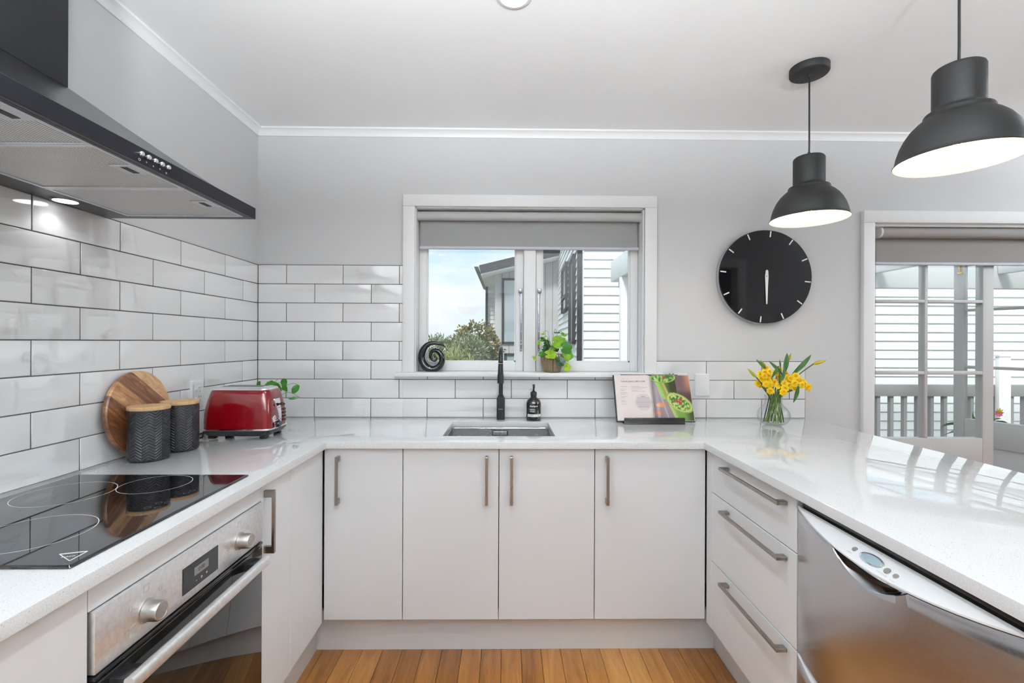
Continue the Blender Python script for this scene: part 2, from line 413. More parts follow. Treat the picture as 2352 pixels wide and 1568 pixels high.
# floor of narrow honey-coloured boards running to the window wall
fl = G().box(PL, XR, YR, PB + .1, -.08, -.022).build('floor', M['slot'], None, False)
struct(fl, 'honey brown timber floor of narrow boards between the white cabinets', 'floor')
pw = .0836
pm = G().box(.0006, pw - .0006, YR, PB, -.022, 0, .0012, 1).build('plank', M['floor'], fl)
xs0 = -.768 - pw * 6
k = 0
while xs0 + pw * k < XR:
    x = xs0 + pw * k
    if k == 0: pm.location.x = x
    else:
        o = inst('plank', pm.data, fl, (x, 0, 0))
    k += 1

# walls
WX0, WX1, WZ0, WZ1 = -.492, .7435, 1.118, 2.030     # window opening
DX0, DX1, DZ1 = 1.965, 3.55, 1.962                  # french door opening
g = G()
for x0, x1, z0, z1 in ((PL - .12, WX0, 0, ZC), (WX0, WX1, 0, WZ0), (WX0, WX1, WZ1, ZC), (WX1, DX0, 0, ZC), (DX0, DX1, DZ1, ZC), (DX1, XR + .12, 0, ZC)):
    g.box(x0, x1, PB, PB + .13, z0, z1)
wb = struct(g.build('wall_back', M['wall'], None, False), 'pale grey wall with the kitchen window, clock and french doors', 'wall')
wl = struct(G().box(PL - .12, PL, YR, PB, 0, ZC).build('wall_left', M['wall'], None, False), 'pale grey wall with white brick tiles behind the cooktop', 'wall')
struct(G().box(XR, XR + .12, .5, PB, 0, ZC).build('wall_right', M['wall'], None, False), 'plain wall closing the dining side of the room', 'wall')
g = G()
for x0, x1, z0, z1 in ((PL, -1.1, 0, ZC), (-1.1, .8, 2.1, ZC), (.8, 1.30, 0, ZC)): g.box(x0, x1, YR - .12, YR, z0, z1)
struct(g.build('wall_rear', M['wall'], None, False), 'plain wall with an added unseen glass slider across the room from the kitchen window', 'wall')
rs = thing('added_slider', 'added unseen glass slider for fill daylight behind the viewer across from the kitchen window', 'door', (-.15, YR - .06, 0), kind='structure')  # glazed opening added behind the viewer to let fill daylight in
for x0, x1 in ((-1.1, -.13), (-.17, .8)):
    g = G(); y_ = YR - .09 + (.04 if x0 > -1 else 0)
    g.box(x0, x0 + .06, y_, y_ + .035, 0, 2.1); g.box(x1 - .06, x1, y_, y_ + .035, 0, 2.1); g.box(x0 + .06, x1 - .06, y_, y_ + .035, 0, .08); g.box(x0 + .06, x1 - .06, y_, y_ + .035, 2.03, 2.1)
    f = g.build('added_slider_frame', M['trim'], rs, False); G().box(x0 + .06, x1 - .06, y_ + .014, y_ + .02, .08, 2.03).build('pane', M['pane'], f, False)
pd_ = bpy.data.lights.new('daylight_portal', 'AREA'); pd_.shape = 'RECTANGLE'; pd_.size = 1.9; pd_.size_y = 2.1; pd_.cycles.is_portal = True
po = bpy.data.objects.new('daylight_portal', pd_); po.location = (-.15, YR - .13, 1.05); po.rotation_euler = (pi / 2, 0, 0); put(po, rs)
struct(G().box(-8, 8, YR - 9, YR - .12, -.12, -.04).build('added_paving', painted('added_paving_concrete', (.55, .54, .52), .9, 40, .2), None, False), 'unseen pale paving added to bounce daylight in through the rear slider', 'added_paving')  # bright ground added out of view to bounce daylight up to the ceiling
struct(G().box(1.30, 1.42, YR - .12, .43, 0, ZC).build('wall_side', M['wall'], None, False), 'plain short wall beside the dishwasher end of the room', 'wall')
g = G()
for x0, x1, z0, z1 in ((1.30, 1.44, 0, ZC), (1.44, 2.2, 2.02, ZC), (2.2, XR, 0, ZC)): g.box(x0, x1, .43, .55, z0, z1)
wf = struct(g.build('wall_front', M['wall'], None, False), 'wall with a dark doorway mirrored in the black clock', 'wall')
g = G()
for x0, x1, z0, z1 in ((1.36, 1.44, 0, 2.0195), (2.2, 2.28, 0, 2.0195), (1.36, 2.28, 2.02, 2.1)): g.box(x0, x1, .55, .568, z0, z1, .003)
struct(g.build('trim_1', M['trim'], None), 'white architrave around the dark doorway mirrored in the clock', 'trim')
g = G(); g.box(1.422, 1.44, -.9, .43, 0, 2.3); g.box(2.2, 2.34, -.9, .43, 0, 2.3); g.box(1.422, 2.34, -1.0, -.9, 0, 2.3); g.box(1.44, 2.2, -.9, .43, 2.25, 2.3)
struct(g.build('wall_hall', mat('hall_unlit_dark', (.05, .05, .05), .7), None, False), 'dark unlit hallway behind the doorway mirrored in the clock', 'wall')  # near-black colour stands in for the missing light in the hallway
struct(G().box(PL - .12, XR + .12, YR - .12, PB + .13, ZC, ZC + .08).build('ceiling', M['ceiling'], None, False), 'smooth white ceiling with a round downlight', 'ceiling')

# cornices: small scotia
def cornice(name, p0, p1, inward, label):
    p0, p1, n = Vector(p0), Vector(p1), Vector(inward)
    prof = [(0, -.040), (.006, -.040), (.008, -.032), (.013, -.020), (.022, -.011), (.030, -.008), (.032, 0), (0, 0)]
    g = G(); g.loft([[p + n * a + Vector((0, 0, ZC + b)) for a, b in prof] for p in (p0, p1)])
    return struct(g.build(name, M['trim'], None, True, 25), label, 'cornice')
cornice('trim_2', (PL, PB, 0), (XR, PB, 0), (0, -1, 0), 'narrow white cornice above the window wall')
cornice('trim_3', (PL, YR, 0), (PL, PB, 0), (1, 0, 0), 'narrow white cornice above the tiled cooktop wall')

# ---- tiles (parts of their walls)
TW, TH, GR = .300, .100, .002
def tile_mesh(w, h):
    """tile lying in xz, face towards -y, origin at its lower corner"""
    t_, b, d = .006, .0022, .0010
    g = G(); bm = g.bm
    o = [(0, 0), (w, 0), (w, h), (0, h)]; i_ = [(b, b), (w - b, b), (w - b, h - b), (b, h - b)]; m_ = [(b * .35, b * .35), (w - b * .35, b * .35), (w - b * .35, h - b * .35), (b * .35, h - b * .35)]
    loops = [[Vector((x, t_, z)) for x, z in o], [Vector((x, d, z)) for x, z in o], [Vector((x, d * .3, z)) for x, z in m_], [Vector((x, 0, z)) for x, z in i_]]
    g.loft(loops, False, True)
    me_o = g.build('tile', M['tile'], None, True, 60); me = me_o.data; bpy.data.objects.remove(me_o); return me
_tc_cache = {}
def tmesh(w, h):
    key = (round(w, 4), round(h, 4))
    if key not in _tc_cache: _tc_cache[key] = tile_mesh(w, h)
    return _tc_cache[key]
def rowz(i):  # tile row i: bottom, top
    return (.8998 if i == 0 else 1.0 + .102 * (i - 1) + .0017, 1.0 + .102 * i - .0017)
XC = -1.0282
def back_row(i, x0, x1, zlim=None):
    z0, z1 = rowz(i)
    if zlim: z1 = min(z1, zlim)
    off = XC if i % 2 == 0 else XC - .151
    n = math.floor((x0 - off) / .302) - 1
    while off + n * .302 < x1:
        a, b = max(off + n * .302 + .0017, x0), min(off + (n + 1) * .302 - .0017, x1)
        if b - a > .004: inst('tile', tmesh(b - a, z1 - z0), wb, (a, D, z0))
        n += 1
for i in range(8): back_row(i, XL + .002, (-.5545 if i > 2 else -.5545))
for i in range(2): back_row(i, -.5545, .8115)
back_row(2, -.5545, .8115, 1.1195)
for i in range(3): back_row(i, .8115, 1.6245)
g = G()
for x0, x1, z0, z1 in ((PL, -.5535, .9002, 1.7155), (-.5535, .8115, .9002, 1.12), (.8115, 1.6262, .9002, 1.2055)): g.box(x0, x1, D + .0016, PB, z0, z1)
g.build('grout', M['grout'], wb, False)
ZL = rowz(7)[1]
for i in range(8):
    z0, z1 = rowz(i)
    off = D - .2922 if i % 2 else D - .1412
    hi = D - .001; n = 0
    while hi > -.3:
        lo = off - .302 * n + .0017
        if hi - lo > .004:
            o = inst('tile', tmesh(hi - lo, z1 - z0), wl, (XL, lo, z0), (0, 0, pi / 2))
        hi = off - .302 * n - .0017; n += 1
G().box(PL, XL - .0016, -.5, D + .003, .9002, 1.7155).build('grout', M['grout'], wl, False)

# ---- window
win = thing('window_1', 'white timber casement window above the sink with grey roller blind', 'window', (.125, D, 1.142), kind='structure')
g = G(); aw = .063
g.box(-.5535, -.4905, D - .02, PB, 1.142, 2.0288, .003); g.box(.745, .8085, D - .02, PB, 1.142, 2.0288, .003); g.box(-.5535, .8085, D - .0205, PB, 2.029, 2.092, .003)
g.build('architrave', M['trim'], win)
g = G(); g.box(-.588, .840, D - .055, 2.66, 1.1205, 1.142, .004); g.build('window_sill', M['trim'], win)
g = G()
for x0, x1, z0, z1 in ((WX0, WX0 + .006, 1.142, WZ1), (WX1 - .006, WX1, 1.142, WZ1), (WX0, WX1, WZ1 - .006, WZ1)): g.box(x0, x1, D, 2.70, z0, z1)
g.box(WX0, WX1, 2.655, 2.71, 1.12, 1.135)
g.build('window_jamb', M['trim'], win, False)
SY = 2.622
G().box(.097, .163, 2.60, 2.69, 1.142, WZ1, .003).build('mullion', M['trim'], win)
def sash(x0, x1, gx0, gx1):
    zb, zg, zt, zt2 = 1.1425, 1.1935, 1.992, 2.024
    s = G()
    s.box(x0, gx0, SY, SY + .045, zb, zt2, .003); s.box(gx1, x1, SY, SY + .045, zb, zt2, .003)
    s.box(gx0, gx1, SY, SY + .045, zb, zg, .003); s.box(gx0, gx1, SY, SY + .045, zt, zt2, .003)
    # glazing bead
    for a, b, c, d in ((gx0, gx0 + .007, zg, zt), (gx1 - .007, gx1, zg, zt), (gx0, gx1, zg, zg + .007), (gx0, gx1, zt - .007, zt)): s.box(a, b, SY + .012, SY + .03, c, d)
    o = s.build('sash', M['trim'], win)
    G().box(gx0 + .003, gx1 - .003, SY + .018, SY + .022, zg, zt).build('pane', M['pane'], o, False)
    return o
sL = sash(-.4855, .0945, -.4455, .0525); sR = sash(.1655, .7365, .1995, .6935)
for sx_, side, so in ((at(1197, 700, SY).x, -1, sL), (at(1237, 700, SY).x, 1, sR)):
    zt_, zb_ = at(1197, 668, SY).z, at(1197, 806, SY).z
    s = G(); s.box(sx_ - .0055, sx_ + .0055, SY - .009, SY - .005, zb_, zt_, .002)
    s.box(sx_ - .011 * (1.4 if side < 0 else .5), sx_ + .011 * (.5 if side < 0 else 1.4), SY - .02, SY, zt_ - .012, zt_ + .012, .003)
    s.box(sx_ - .004, sx_ + .004, SY - .012, SY - .003, zb_ + .03, zb_ + .042, .001)
    st = s.build('window_stay', M['stay_metal'], so)
    h = G()
    for q in range(6):
        zz = zb_ + .008 + q * (zt_ - zb_) / 6.6
        h.tube([(sx_, SY - .0096, zz), (sx_, SY - .0088, zz)], .0026, 8)
    h.build('stay_hole', M['white_plastic'], st)

# ---- french doors
fd = thing('door_1', 'white french door leaf of glass panes standing shut', 'door', (2.37, 2.64, 0), kind='structure')
def leaf(root, local):
    """door leaf: lx along the width from lock edge 0..0.772, ly thickness 0..0.05, world z. local maps (lx,ly,z)->world"""
    W_, T_ = .772, .046
    def bx(gg, a, b, z0, z1, y0=0, y1=T_, bev=.003): gg.box(a, b, y0, y1, z0, z1, bev, 2, local)
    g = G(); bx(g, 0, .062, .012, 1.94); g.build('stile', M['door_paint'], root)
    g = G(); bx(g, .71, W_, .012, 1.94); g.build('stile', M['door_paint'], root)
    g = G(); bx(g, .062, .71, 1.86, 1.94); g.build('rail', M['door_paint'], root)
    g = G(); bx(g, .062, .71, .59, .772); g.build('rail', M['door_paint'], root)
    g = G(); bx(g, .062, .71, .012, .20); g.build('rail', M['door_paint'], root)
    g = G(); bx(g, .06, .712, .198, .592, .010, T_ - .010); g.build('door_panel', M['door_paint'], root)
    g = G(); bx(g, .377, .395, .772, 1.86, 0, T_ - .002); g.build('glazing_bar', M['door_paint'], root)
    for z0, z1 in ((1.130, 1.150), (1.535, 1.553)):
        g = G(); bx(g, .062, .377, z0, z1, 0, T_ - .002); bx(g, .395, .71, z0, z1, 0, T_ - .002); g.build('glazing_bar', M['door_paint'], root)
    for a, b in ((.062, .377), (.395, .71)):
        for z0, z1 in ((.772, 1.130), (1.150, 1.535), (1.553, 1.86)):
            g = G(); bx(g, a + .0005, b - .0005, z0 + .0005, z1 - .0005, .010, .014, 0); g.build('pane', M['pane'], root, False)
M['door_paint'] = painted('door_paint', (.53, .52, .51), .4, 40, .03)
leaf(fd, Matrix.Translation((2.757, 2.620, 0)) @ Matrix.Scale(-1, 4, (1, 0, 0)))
fd2 = thing('door_2', 'white french door leaf of glass panes swung open outside', 'door', (3.53, 2.65, 0), kind='structure')
fx, fy, hx, hy = 3.2468, 3.3682, 3.53, 2.65
ux = Vector((hx - fx, hy - fy, 0)).normalized(); uy = Vector((-ux.y, ux.x, 0))
ML = Matrix(((ux.x, uy.x, 0, fx), (ux.y, uy.y, 0, fy), (0, 0, 1, 0), (0, 0, 0, 1)))
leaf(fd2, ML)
g = G(); c0 = ML @ Vector((.040, -.004, at(2205, 631, 3.34).z)); top_z = 1.90
g.box(.030, .050, -.006, 0, c0.z, top_z, .002, 2, ML); g.box(.024, .056, -.012, 0, c0.z, c0.z + .016, .003, 2, ML); g.box(.036, .044, -.016, -.004, c0.z + .02, top_z, .002, 2, ML)
g.build('door_bolt', mat('brass', (.72, .47, .12), .22, 1.0), fd2)['label'] = 'polished brass bolt'
g = G(); g.box(1.9305, 1.992, D - .02, PB, 0, 1.9582, .003); g.box(3.525, 3.587, D - .02, PB, 0, 1.9582, .003); g.box(1.9305, 3.587, D - .0205, PB, 1.9585, 2.024, .003)
struct(g.build('trim_4', M['trim'], None), 'white architrave framing the french doors beside the clock', 'trim')
g = G(); g.box(DX0, DX0 + .016, PB, 2.69, 0, DZ1); g.box(DX1 - .016, DX1, PB, 2.69, 0, DZ1); g.box(DX0, DX1, PB, 2.69, 1.945, DZ1); g.box(DX0, DX1, PB, 2.69, -.02, .01)
struct(g.build('trim_5', M['trim'], None, False), 'white timber jamb lining the french door opening', 'trim')

# ---- kickboards
kb = M['cabinet']
struct(G().box(-.797, .893, 1.998, 2.016, 0, .166).build('baseboard_back', kb, None, False), 'white kickboard under the sink cabinets', 'kickboard')
struct(G().box(-.815, -.797, -.15, 2.016, 0, .158).build('baseboard_left', kb, None, False), 'white kickboard under the oven side cabinets', 'kickboard')
struct(G().box(.893, .911, .70, 2.016, 0, .160).build('baseboard_right', kb, None, False), 'white kickboard under the drawers and dishwasher', 'kickboard')

# ---- outdoors: ground
struct(G().box(-40, 40, PB + .5, 70, -.75, -.65).build('ground', M['lawn'], None, False), 'grass ground outside below the windows', 'ground')
dk = thing('deck', 'timber deck outside the french doors', 'deck', (4, 4, -.1), kind='structure')
bm_ = None
for q in range(34):
    y0 = 2.67 + q * .1
    if bm_ is None: bm_ = G().box(1.3, 8.5, y0, y0 + .094, -.12, -.09).build('deck_board', M['deck'], dk, False)
    else: inst('deck_board', bm_.data, dk, (0, q * .1, 0))
# ================================================================== COUNTERTOP, SINK
CT, CB = .900, .8725
xs_ = [XL + .0005, -.724, -.2715, .2130, .807, 1.6275]; ys_ = [-.15, .66, 1.9015, 2.0235, 2.388, D - .0005]
bm = bmesh.new(); vv = {}
def gv(i, j):
    if (i, j) not in vv: vv[(i, j)] = bm.verts.new((xs_[i], ys_[j], CT))
    return vv[(i, j)]
for i in range(5):
    for j in range(5):
        inside = (i == 0) or (j >= 2) or (i == 4 and j >= 1)
        if i == 2 and j == 3: inside = False
        if inside: bm.faces.new([gv(i, j), gv(i + 1, j), gv(i + 1, j + 1), gv(i, j + 1)])
ext = bmesh.ops.extrude_face_region(bm, geom=list(bm.faces))
bmesh.ops.translate(bm, verts=[v for v in ext['geom'] if isinstance(v, bmesh.types.BMVert)], vec=(0, 0, CB - CT))
bmesh.ops.recalc_face_normals(bm, faces=list(bm.faces))
eds = [e for e in bm.edges if len(e.link_faces) == 2 and e.calc_face_angle(0) > 1 and e.verts[0].co.z > CT - .001 and e.verts[1].co.z > CT - .001]
bmesh.ops.bevel(bm, geom=eds, offset=.0022, segments=2, affect='EDGES', profile=.5)
g = G(); g.bm.free(); g.bm = bm
tag(g.build('countertop', M['quartz'], None), 'white speckled stone countertop running round three sides of the kitchen', 'countertop')

sink = thing('kitchen_sink', 'stainless steel undermount sink set in the white countertop', 'sink', (-.03, 2.2, .70))
g = G(); cxs, cys = (-.2715 + .2130) / 2, (2.0235 + 2.388) / 2; hx_, hy_ = (.2130 + .2715) / 2 + .004, (2.388 - 2.0235) / 2 + .004
def lp(hx, hy, r, z): return [Vector((cxs + a, cys + b, z)) for a, b in rrect(hx, hy, r, 5)]
g.loft([lp(hx_ + .02, hy_ + .02, .03, CB - .0005), lp(hx_, hy_, .018, CB - .0005), lp(hx_ - .004, hy_ - .004, .018, CB - .006), lp(hx_ - .006, hy_ - .006, .018, .715), lp(hx_ - .022, hy_ - .022, .018, .700), lp(.05, .05, .04, .697)], False, True)
g.build('basin', M['sink_steel'], sink)
oy = cys + hy_ - .0065
p = at(1148.5, 993.5, oy); ow, oh = .041, .0135
g = G(); g.box(p.x - ow, p.x + ow, oy - .003, oy + .002, p.z - oh, p.z + oh, .0015)
ov = g.build('overflow_frame', M['slot'], sink)
g = G(); g.box(p.x - ow + .006, p.x + ow - .006, oy - .008, oy - .002, p.z - oh + .005, p.z + oh - .005, .0015); g.build('overflow_plate', M['steel'], ov)
RX = Matrix.Rotation(pi / 2, 4, 'X')
text('Sumerie', .010, Matrix.Translation((p.x, oy - .0083, p.z)) @ RX, 'sink_lettering', M['grey_print'], ov)
g = G(); g.lathe([(.045, .6975), (.045, .700), (.036, .701), (.02, .698), (0, .698)], 24, (cxs, cys, 0)); g.build('drain', M['chrome'], sink)

# ================================================================== CABINETS
def d_handle(parent, c0, c1, out, side, mt=None, w=.011):
    """square bar handle: c0,c1 ends on the door face; out: unit vector away from the door"""
    c0, c1, out = Vector(c0), Vector(c1), Vector(out); ax = (c1 - c0).normalized(); sd = ax.cross(out)
    R_ = Matrix((ax, sd, out)).transposed().to_4x4(); R_.translation = c0
    ln = (c1 - c0).length; g = G()
    g.box(0, ln, -w / 2, w / 2, .024, .033, .001, 1, R_); g.box(0, .022, -w / 2, w / 2, 0, .026, .001, 1, R_); g.box(ln - .022, ln, -w / 2, w / 2, 0, .026, .001, 1, R_)
    return g.build('handle', mt or M['nickel'], parent)
def panel(name, parent, x0, x1, y0, y1, z0, z1): return G().box(x0, x1, y0, y1, z0, z1, .0012, 1).build(name, M['cabinet'], parent)
YF = 1.9215
dx = [-.7398, -.4195, -.0275, .3655, .8230]
hpx = (772.5, 1117.5, 1175, 1396.5)
labs = ('narrow white base cabinet door beside the oven wall corner', 'white sink cabinet with its handle at the top of its right side',
        'white sink cabinet left of the widest door with handle on its left', 'widest white base cabinet next to the drawers')
for i in range(4):
    c = thing('base_cabinet', labs[i], 'cabinet', ((dx[i] + dx[i + 1]) / 2, 2.2, .17), 'base cabinets under the sink')
    a, b = dx[i] + .0016, dx[i + 1] - .0016
    if i in (1, 2):   # open-topped carcass below the sink
        g = G(); g.box(a, b, YF + .021, 2.50, .17, .186); g.box(a, b, 2.488, 2.50, .186, .66); g.box(a, a + .016, YF + .021, 2.488, .186, .66); g.box(b - .016, b, YF + .021, 2.488, .186, .66)
        g.box(a, b, YF + .0205, 2.012, .66, .868)
        g.build('body', M['carcass'], c, False)
    else: G().box(a, b, YF + .0205, 2.50, .17, .868).build('body', M['carcass'], c, False)
    d = panel('door', c, a, b, YF, YF + .018, .1705, .868)
    q = at(hpx[i], 1100, YF - .028)
    d_handle(d, (q.x, YF, .646), (q.x, YF, .8405), (0, -1, 0), 0)
# left run: door next to oven, blind corner panel, oven housing
XF = -.744
c = thing('base_cabinet', 'slim white cabinet between the oven and the blank corner panel', 'cabinet', (-1.0, 1.55, .16))
G().box(-1.32, XF - .0205, 1.4385, 1.90, .16, .868).build('body', M['carcass'], c, False)
d = panel('door', c, XF - .018, XF, 1.4395, 1.6345, .16, .868); d_handle(d, (XF, 1.4585, .652), (XF, 1.4585, .846), (1, 0, 0), 0)
panel('filler_panel', c, XF - .018, XF, 1.6365, 1.919, .16, .868)
c = thing('oven_cabinet', 'white cabinet housing around the built-in oven', 'cabinet', (-1.0, 1.14, .16))
G().box(-1.32, XF - .02, .8445, .8475, .16, .868).build('side_panel', M['carcass'], c, False); G().box(-1.32, XF - .02, 1.4355, 1.4385, .16, .868).build('side_panel', M['carcass'], c, False)
panel('filler_strip', c, XF - .018, XF, .8485, 1.4375, .8188, .866); panel('bottom_strip', c, XF - .018, XF, .8485, 1.4375, .16, .245)
c = thing('base_cabinet', 'white cabinet on the near side of the oven', 'cabinet', (-1.0, .35, .16))
G().box(-1.32, XF - .0205, -.14, .8435, .16, .868).build('body', M['carcass'], c, False); panel('door', c, XF - .018, XF, .26, .8465, .16, .868); panel('door', c, XF - .018, XF, -.14, .257, .16, .868)
# right run: drawers
XD = .826
c = thing('drawer_unit', 'white unit of three stacked drawers beside the dishwasher', 'drawers', (1.1, 1.6, .16))
G().box(XD + .0205, 1.60, 1.322, 1.90, .16, .868).build('body', M['carcass'], c, False)
panel('filler_panel', c, XD, XD + .018, 1.8725, 1.919, .16, .868)
for z0, z1, hz in ((.7095, .866, .8365), (.4345, .7065, .6745), (.162, .4315, .4055)):
    d = panel('drawer_front', c, XD, XD + .018, 1.3215, 1.8705, z0, z1); d_handle(d, (XD, 1.364, hz), (XD, 1.744, hz), (-1, 0, 0), 0)
# peninsula back and end panels
pn = thing('peninsula_panel', 'white panels closing the outer side and end of the peninsula', 'panel', (1.58, 1.3, 0))
panel('back_panel', pn, 1.602, 1.62, .675, 2.50, 0, .868); panel('end_panel', pn, .845, 1.60, .675, .693, 0, .868)

# ================================================================== OVEN
ov = thing('oven', 'built-in oven with stainless control panel and black glass door', 'oven', (-1.0, 1.14, .25))
Y0, Y1 = .8525, 1.4335
G().box(-1.30, XF - .012, Y0, Y1, .25, .815).build('body', M['slot'], ov, False)
cp = G().box(XF - .010, XF + .008, Y0, Y1, .703, .8175, .0025).build('control_panel', M['oven_steel'], ov)
XP = XF + .008
dp = G().box(XP - .001, XP + .0012, 1.080, 1.2115, .7225, .7835, .0005, 1).build('display', M['black_gloss'], cp)
G().box(XP + .001, XP + .0016, 1.119, 1.172, .749, .7685).build('clock_window', M['lcd'], dp, False)
RY = Matrix.Rotation(pi / 2, 4, 'Z') @ Matrix.Rotation(pi / 2, 4, 'X')     # text facing +x, reading along +y
def tx(txt, size, y, z, x, par, mt=None, name='panel_print'): return text(txt, size, Matrix.Translation((x, y, z)) @ RY, name, mt or M['grey_print'], par, ext=.00015)
tx('0:00', .014, 1.145, .7587, XP + .0017, dp, M['black_gloss'])
for s_, y_ in (('-', 1.127), ('o', 1.146), ('+', 1.165)): tx(s_, .012, y_, .7365, XP + .0014, dp, M['white_print'])
def knob(y, z):
    k_ = G(); prof = [(.0, .0), (.0235, 0), (.0235, .003), (.0215, .004), (.0205, .007), (.0198, .030), (.0185, .0325), (.0160, .0332), (.0150, .0322), (0, .0322)]
    k_.lathe(prof, 36)
    bmesh.ops.transform(k_.bm, matrix=Matrix.Translation((XP, y, z)) @ Matrix.Rotation(pi / 2, 4, 'Y'), verts=list(k_.bm.verts))
    return k_.build('knob', M['knob'], cp)
kz = .7525
knob(.972, kz); knob(1.3085, kz)
pr = G()
def icon(y, z, s=.006):
    w = .0006
    for a, b, c_, d_ in ((y - s, y + s, z - s, z - s + w), (y - s, y + s, z + s - w, z + s), (y - s, y - s + w, z - s, z + s), (y + s - w, y + s, z - s, z + s)): pr.box(XP, XP + .0003, a, b, c_, d_)
for ky, full in ((.972, 1), (1.3085, 0)):
    icon(ky, kz + .046, .007)
    for an in ((50, 75, 105, 130, 230, 250, 285, 310) if full else (60, 230, 250, 270)):
        a = radians(an); y_, z_ = ky + sin(a) * .052, kz + cos(a) * .040
        if z_ < .812 and z_ > .709: icon(y_, z_, .004)
        y1_, z1_ = ky + sin(a) * .030, kz + cos(a) * .027; y2_, z2_ = ky + sin(a) * .044, kz + cos(a) * .034
        pr.tube([(XP + .0001, y1_, z1_), (XP + .0001, y2_, z2_)], .0004, 4)
pr.build('dial_print', M['pale_print'], cp)['kind'] = 'stuff'
dr = G().box(XF - .012, XF + .008, Y0, Y1, .255, .688, .004).build('door', M['oven_glass'], ov)
G().box(XF - .008, XF + .010, Y0, Y1, .6895, .7005, .004).build('vent_trim', M['black_gloss'], ov)
for y_ in (.905, 1.352): G().box(XP - .001, XP + .046, y_ - .022, y_ + .022, .6555, .6765, .002).build('handle_mount', M['black_satin'], dr)
lpz = [Vector((XP + .040 + a * 1.0, 0, .667 + b)) for a, b in rrect(.0095, .0135, .006, 3)]
g = G(); g.loft([[Vector((q.x, .878, q.z)) for q in lpz], [Vector((q.x, 1.3805, q.z)) for q in lpz]]); g.build('handle', M['oven_steel'], dr)

# ================================================================== COOKTOP
ck = thing('cooktop', 'black glass induction cooktop set on the white stone counter', 'cooktop', (-1.025, 1.13, .9))
z0 = CT + .0003
g = G(); HX0, HX1, HY0, HY1 = -1.280, -.7705, .8405, 1.4205; ccx, ccy = (HX0 + HX1) / 2, (HY0 + HY1) / 2
def l2(in_, z, r=.004): return [Vector((ccx + a, ccy + b, z)) for a, b in rrect((HX1 - HX0) / 2 - in_, (HY1 - HY0) / 2 - in_, r, 3)]
g.loft([l2(.002, z0), l2(0, z0 + .002), l2(.0005, z0 + .0035), l2(.0055, z0 + .0052)], True, True)
g.build('glass_top', M['cook_glass'], ck, True, 10)
zt = z0 + .0053
for (x, y, r) in ((-1.1474, 1.240, .1035), (-.9757, 1.3222, .0853), (-.9815, .9867, .1038), (-1.165, .965, .080)):
    g = G(); n = 72
    g.loft([[Vector((x + rr * cos(2 * pi * i / n), y + rr * sin(2 * pi * i / n), zt)) for i in range(n)] for rr in (r - .0008, r + .0008)], False, False)
    g.build('burner_ring', M['ring_print'], ck, False)
g = G()
A_, B_, C_ = [Vector((q.x, q.y, zt)) for q in (at(137, 1276, .888), at(201, 1267, .901), at(160, 1289, .862))]
for p0, p1 in ((A_, B_), (B_, C_), (C_, A_)): g.tube([p0, p1], .0009, 4)
g.build('badge_outline', M['ring_print'], ck)
dirx = (B_ - A_).normalized(); mid = (A_ * .42 + B_ * .16 + C_ * .42)
dy_ = Vector((-dirx.y, dirx.x, 0))
text('schott', .0085, Matrix(((dirx.x, dy_.x, 0, mid.x), (dirx.y, dy_.y, 0, mid.y), (0, 0, 1, zt + .0002), (0, 0, 0, 1))), 'badge_lettering', M['ring_print'], ck, ext=.0001)
g = G()
for i, (px_, py_) in enumerate(((339, 1165), (362, 1165), (384, 1166), (365, 1154), (385, 1153), (410, 1152), (340, 1187), (428, 1132), (442, 1126))):
    d_ = FWD * FOC + RGT * (px_ - 1176) - UPV * (py_ - 784); q = Vector((0, 0, EYE)) + d_ * ((zt - EYE) / d_.z)
    n = 16; g = G()
    g.loft([[Vector((q.x + rr * cos(2 * pi * k / n), q.y + rr * sin(2 * pi * k / n), zt)) for k in range(n)] for rr in (.0062, .0070)], False, False)
    g.build('touch_symbol', M['faint_print'], ck, False)

# ================================================================== RANGE HOOD
hd = thing('range_hood', 'black canopy range hood with metal filters above the cooktop', 'range hood', (-1.08, 1.13, 1.712))
HA, HB, HXF, HZ0, HZ1 = .668, 1.5815, -.840, 1.712, 1.7495
WXH = PL + .001
g = G()
g.box(HXF - .012, HXF, HA, HB, HZ0, HZ1, .001, 1)
fp = g.build('front_panel', M['hood_black'], hd)
g = G()
def ring(x1, ya, yb, z): return [Vector((WXH, ya, z)), Vector((x1, ya, z)), Vector((x1, yb, z)), Vector((WXH, yb, z))]
CX, CA, CBB, CZ = -1.150, 1.000, 1.2445, 1.966
lps = [ring(HXF - .0125, HA, HB, HZ0 + .004), ring(HXF - .0125, HA, HB, HZ1 - .0005)]
for t_ in (.25, .5, .75, 1.0):
    e = t_ ** 1.12
    lps.append(ring(HXF - .0125 + (CX - HXF + .0125) * t_, HA + (CA - HA) * t_, HB + (CBB - HB) * t_, HZ1 + (CZ - HZ1) * e))
g.loft(lps, False, True); g.build('canopy', M['canopy_black'], hd, True, 25)
G().box(WXH, CX, CA, CBB, CZ + .0005, ZC - .001, .002).build('duct_cover', M['black_matte'], hd)
g = G()
g.box(WXH, -1.240, HA + .001, HB - .001, HZ0, HZ0 + .006); g.box(-.862, HXF - .0125, HA + .001, HB - .001, HZ0, HZ0 + .006)
g.box(-1.240, -.862, HA + .001, HA + .04, HZ0, HZ0 + .006); g.box(-1.240, -.862, HB - .030, HB - .001, HZ0, HZ0 + .006)
g.build('underside_frame', M['hood_black'], hd, False)
fy0 = HA + .042; fw = (HB - .032 - fy0) / 3
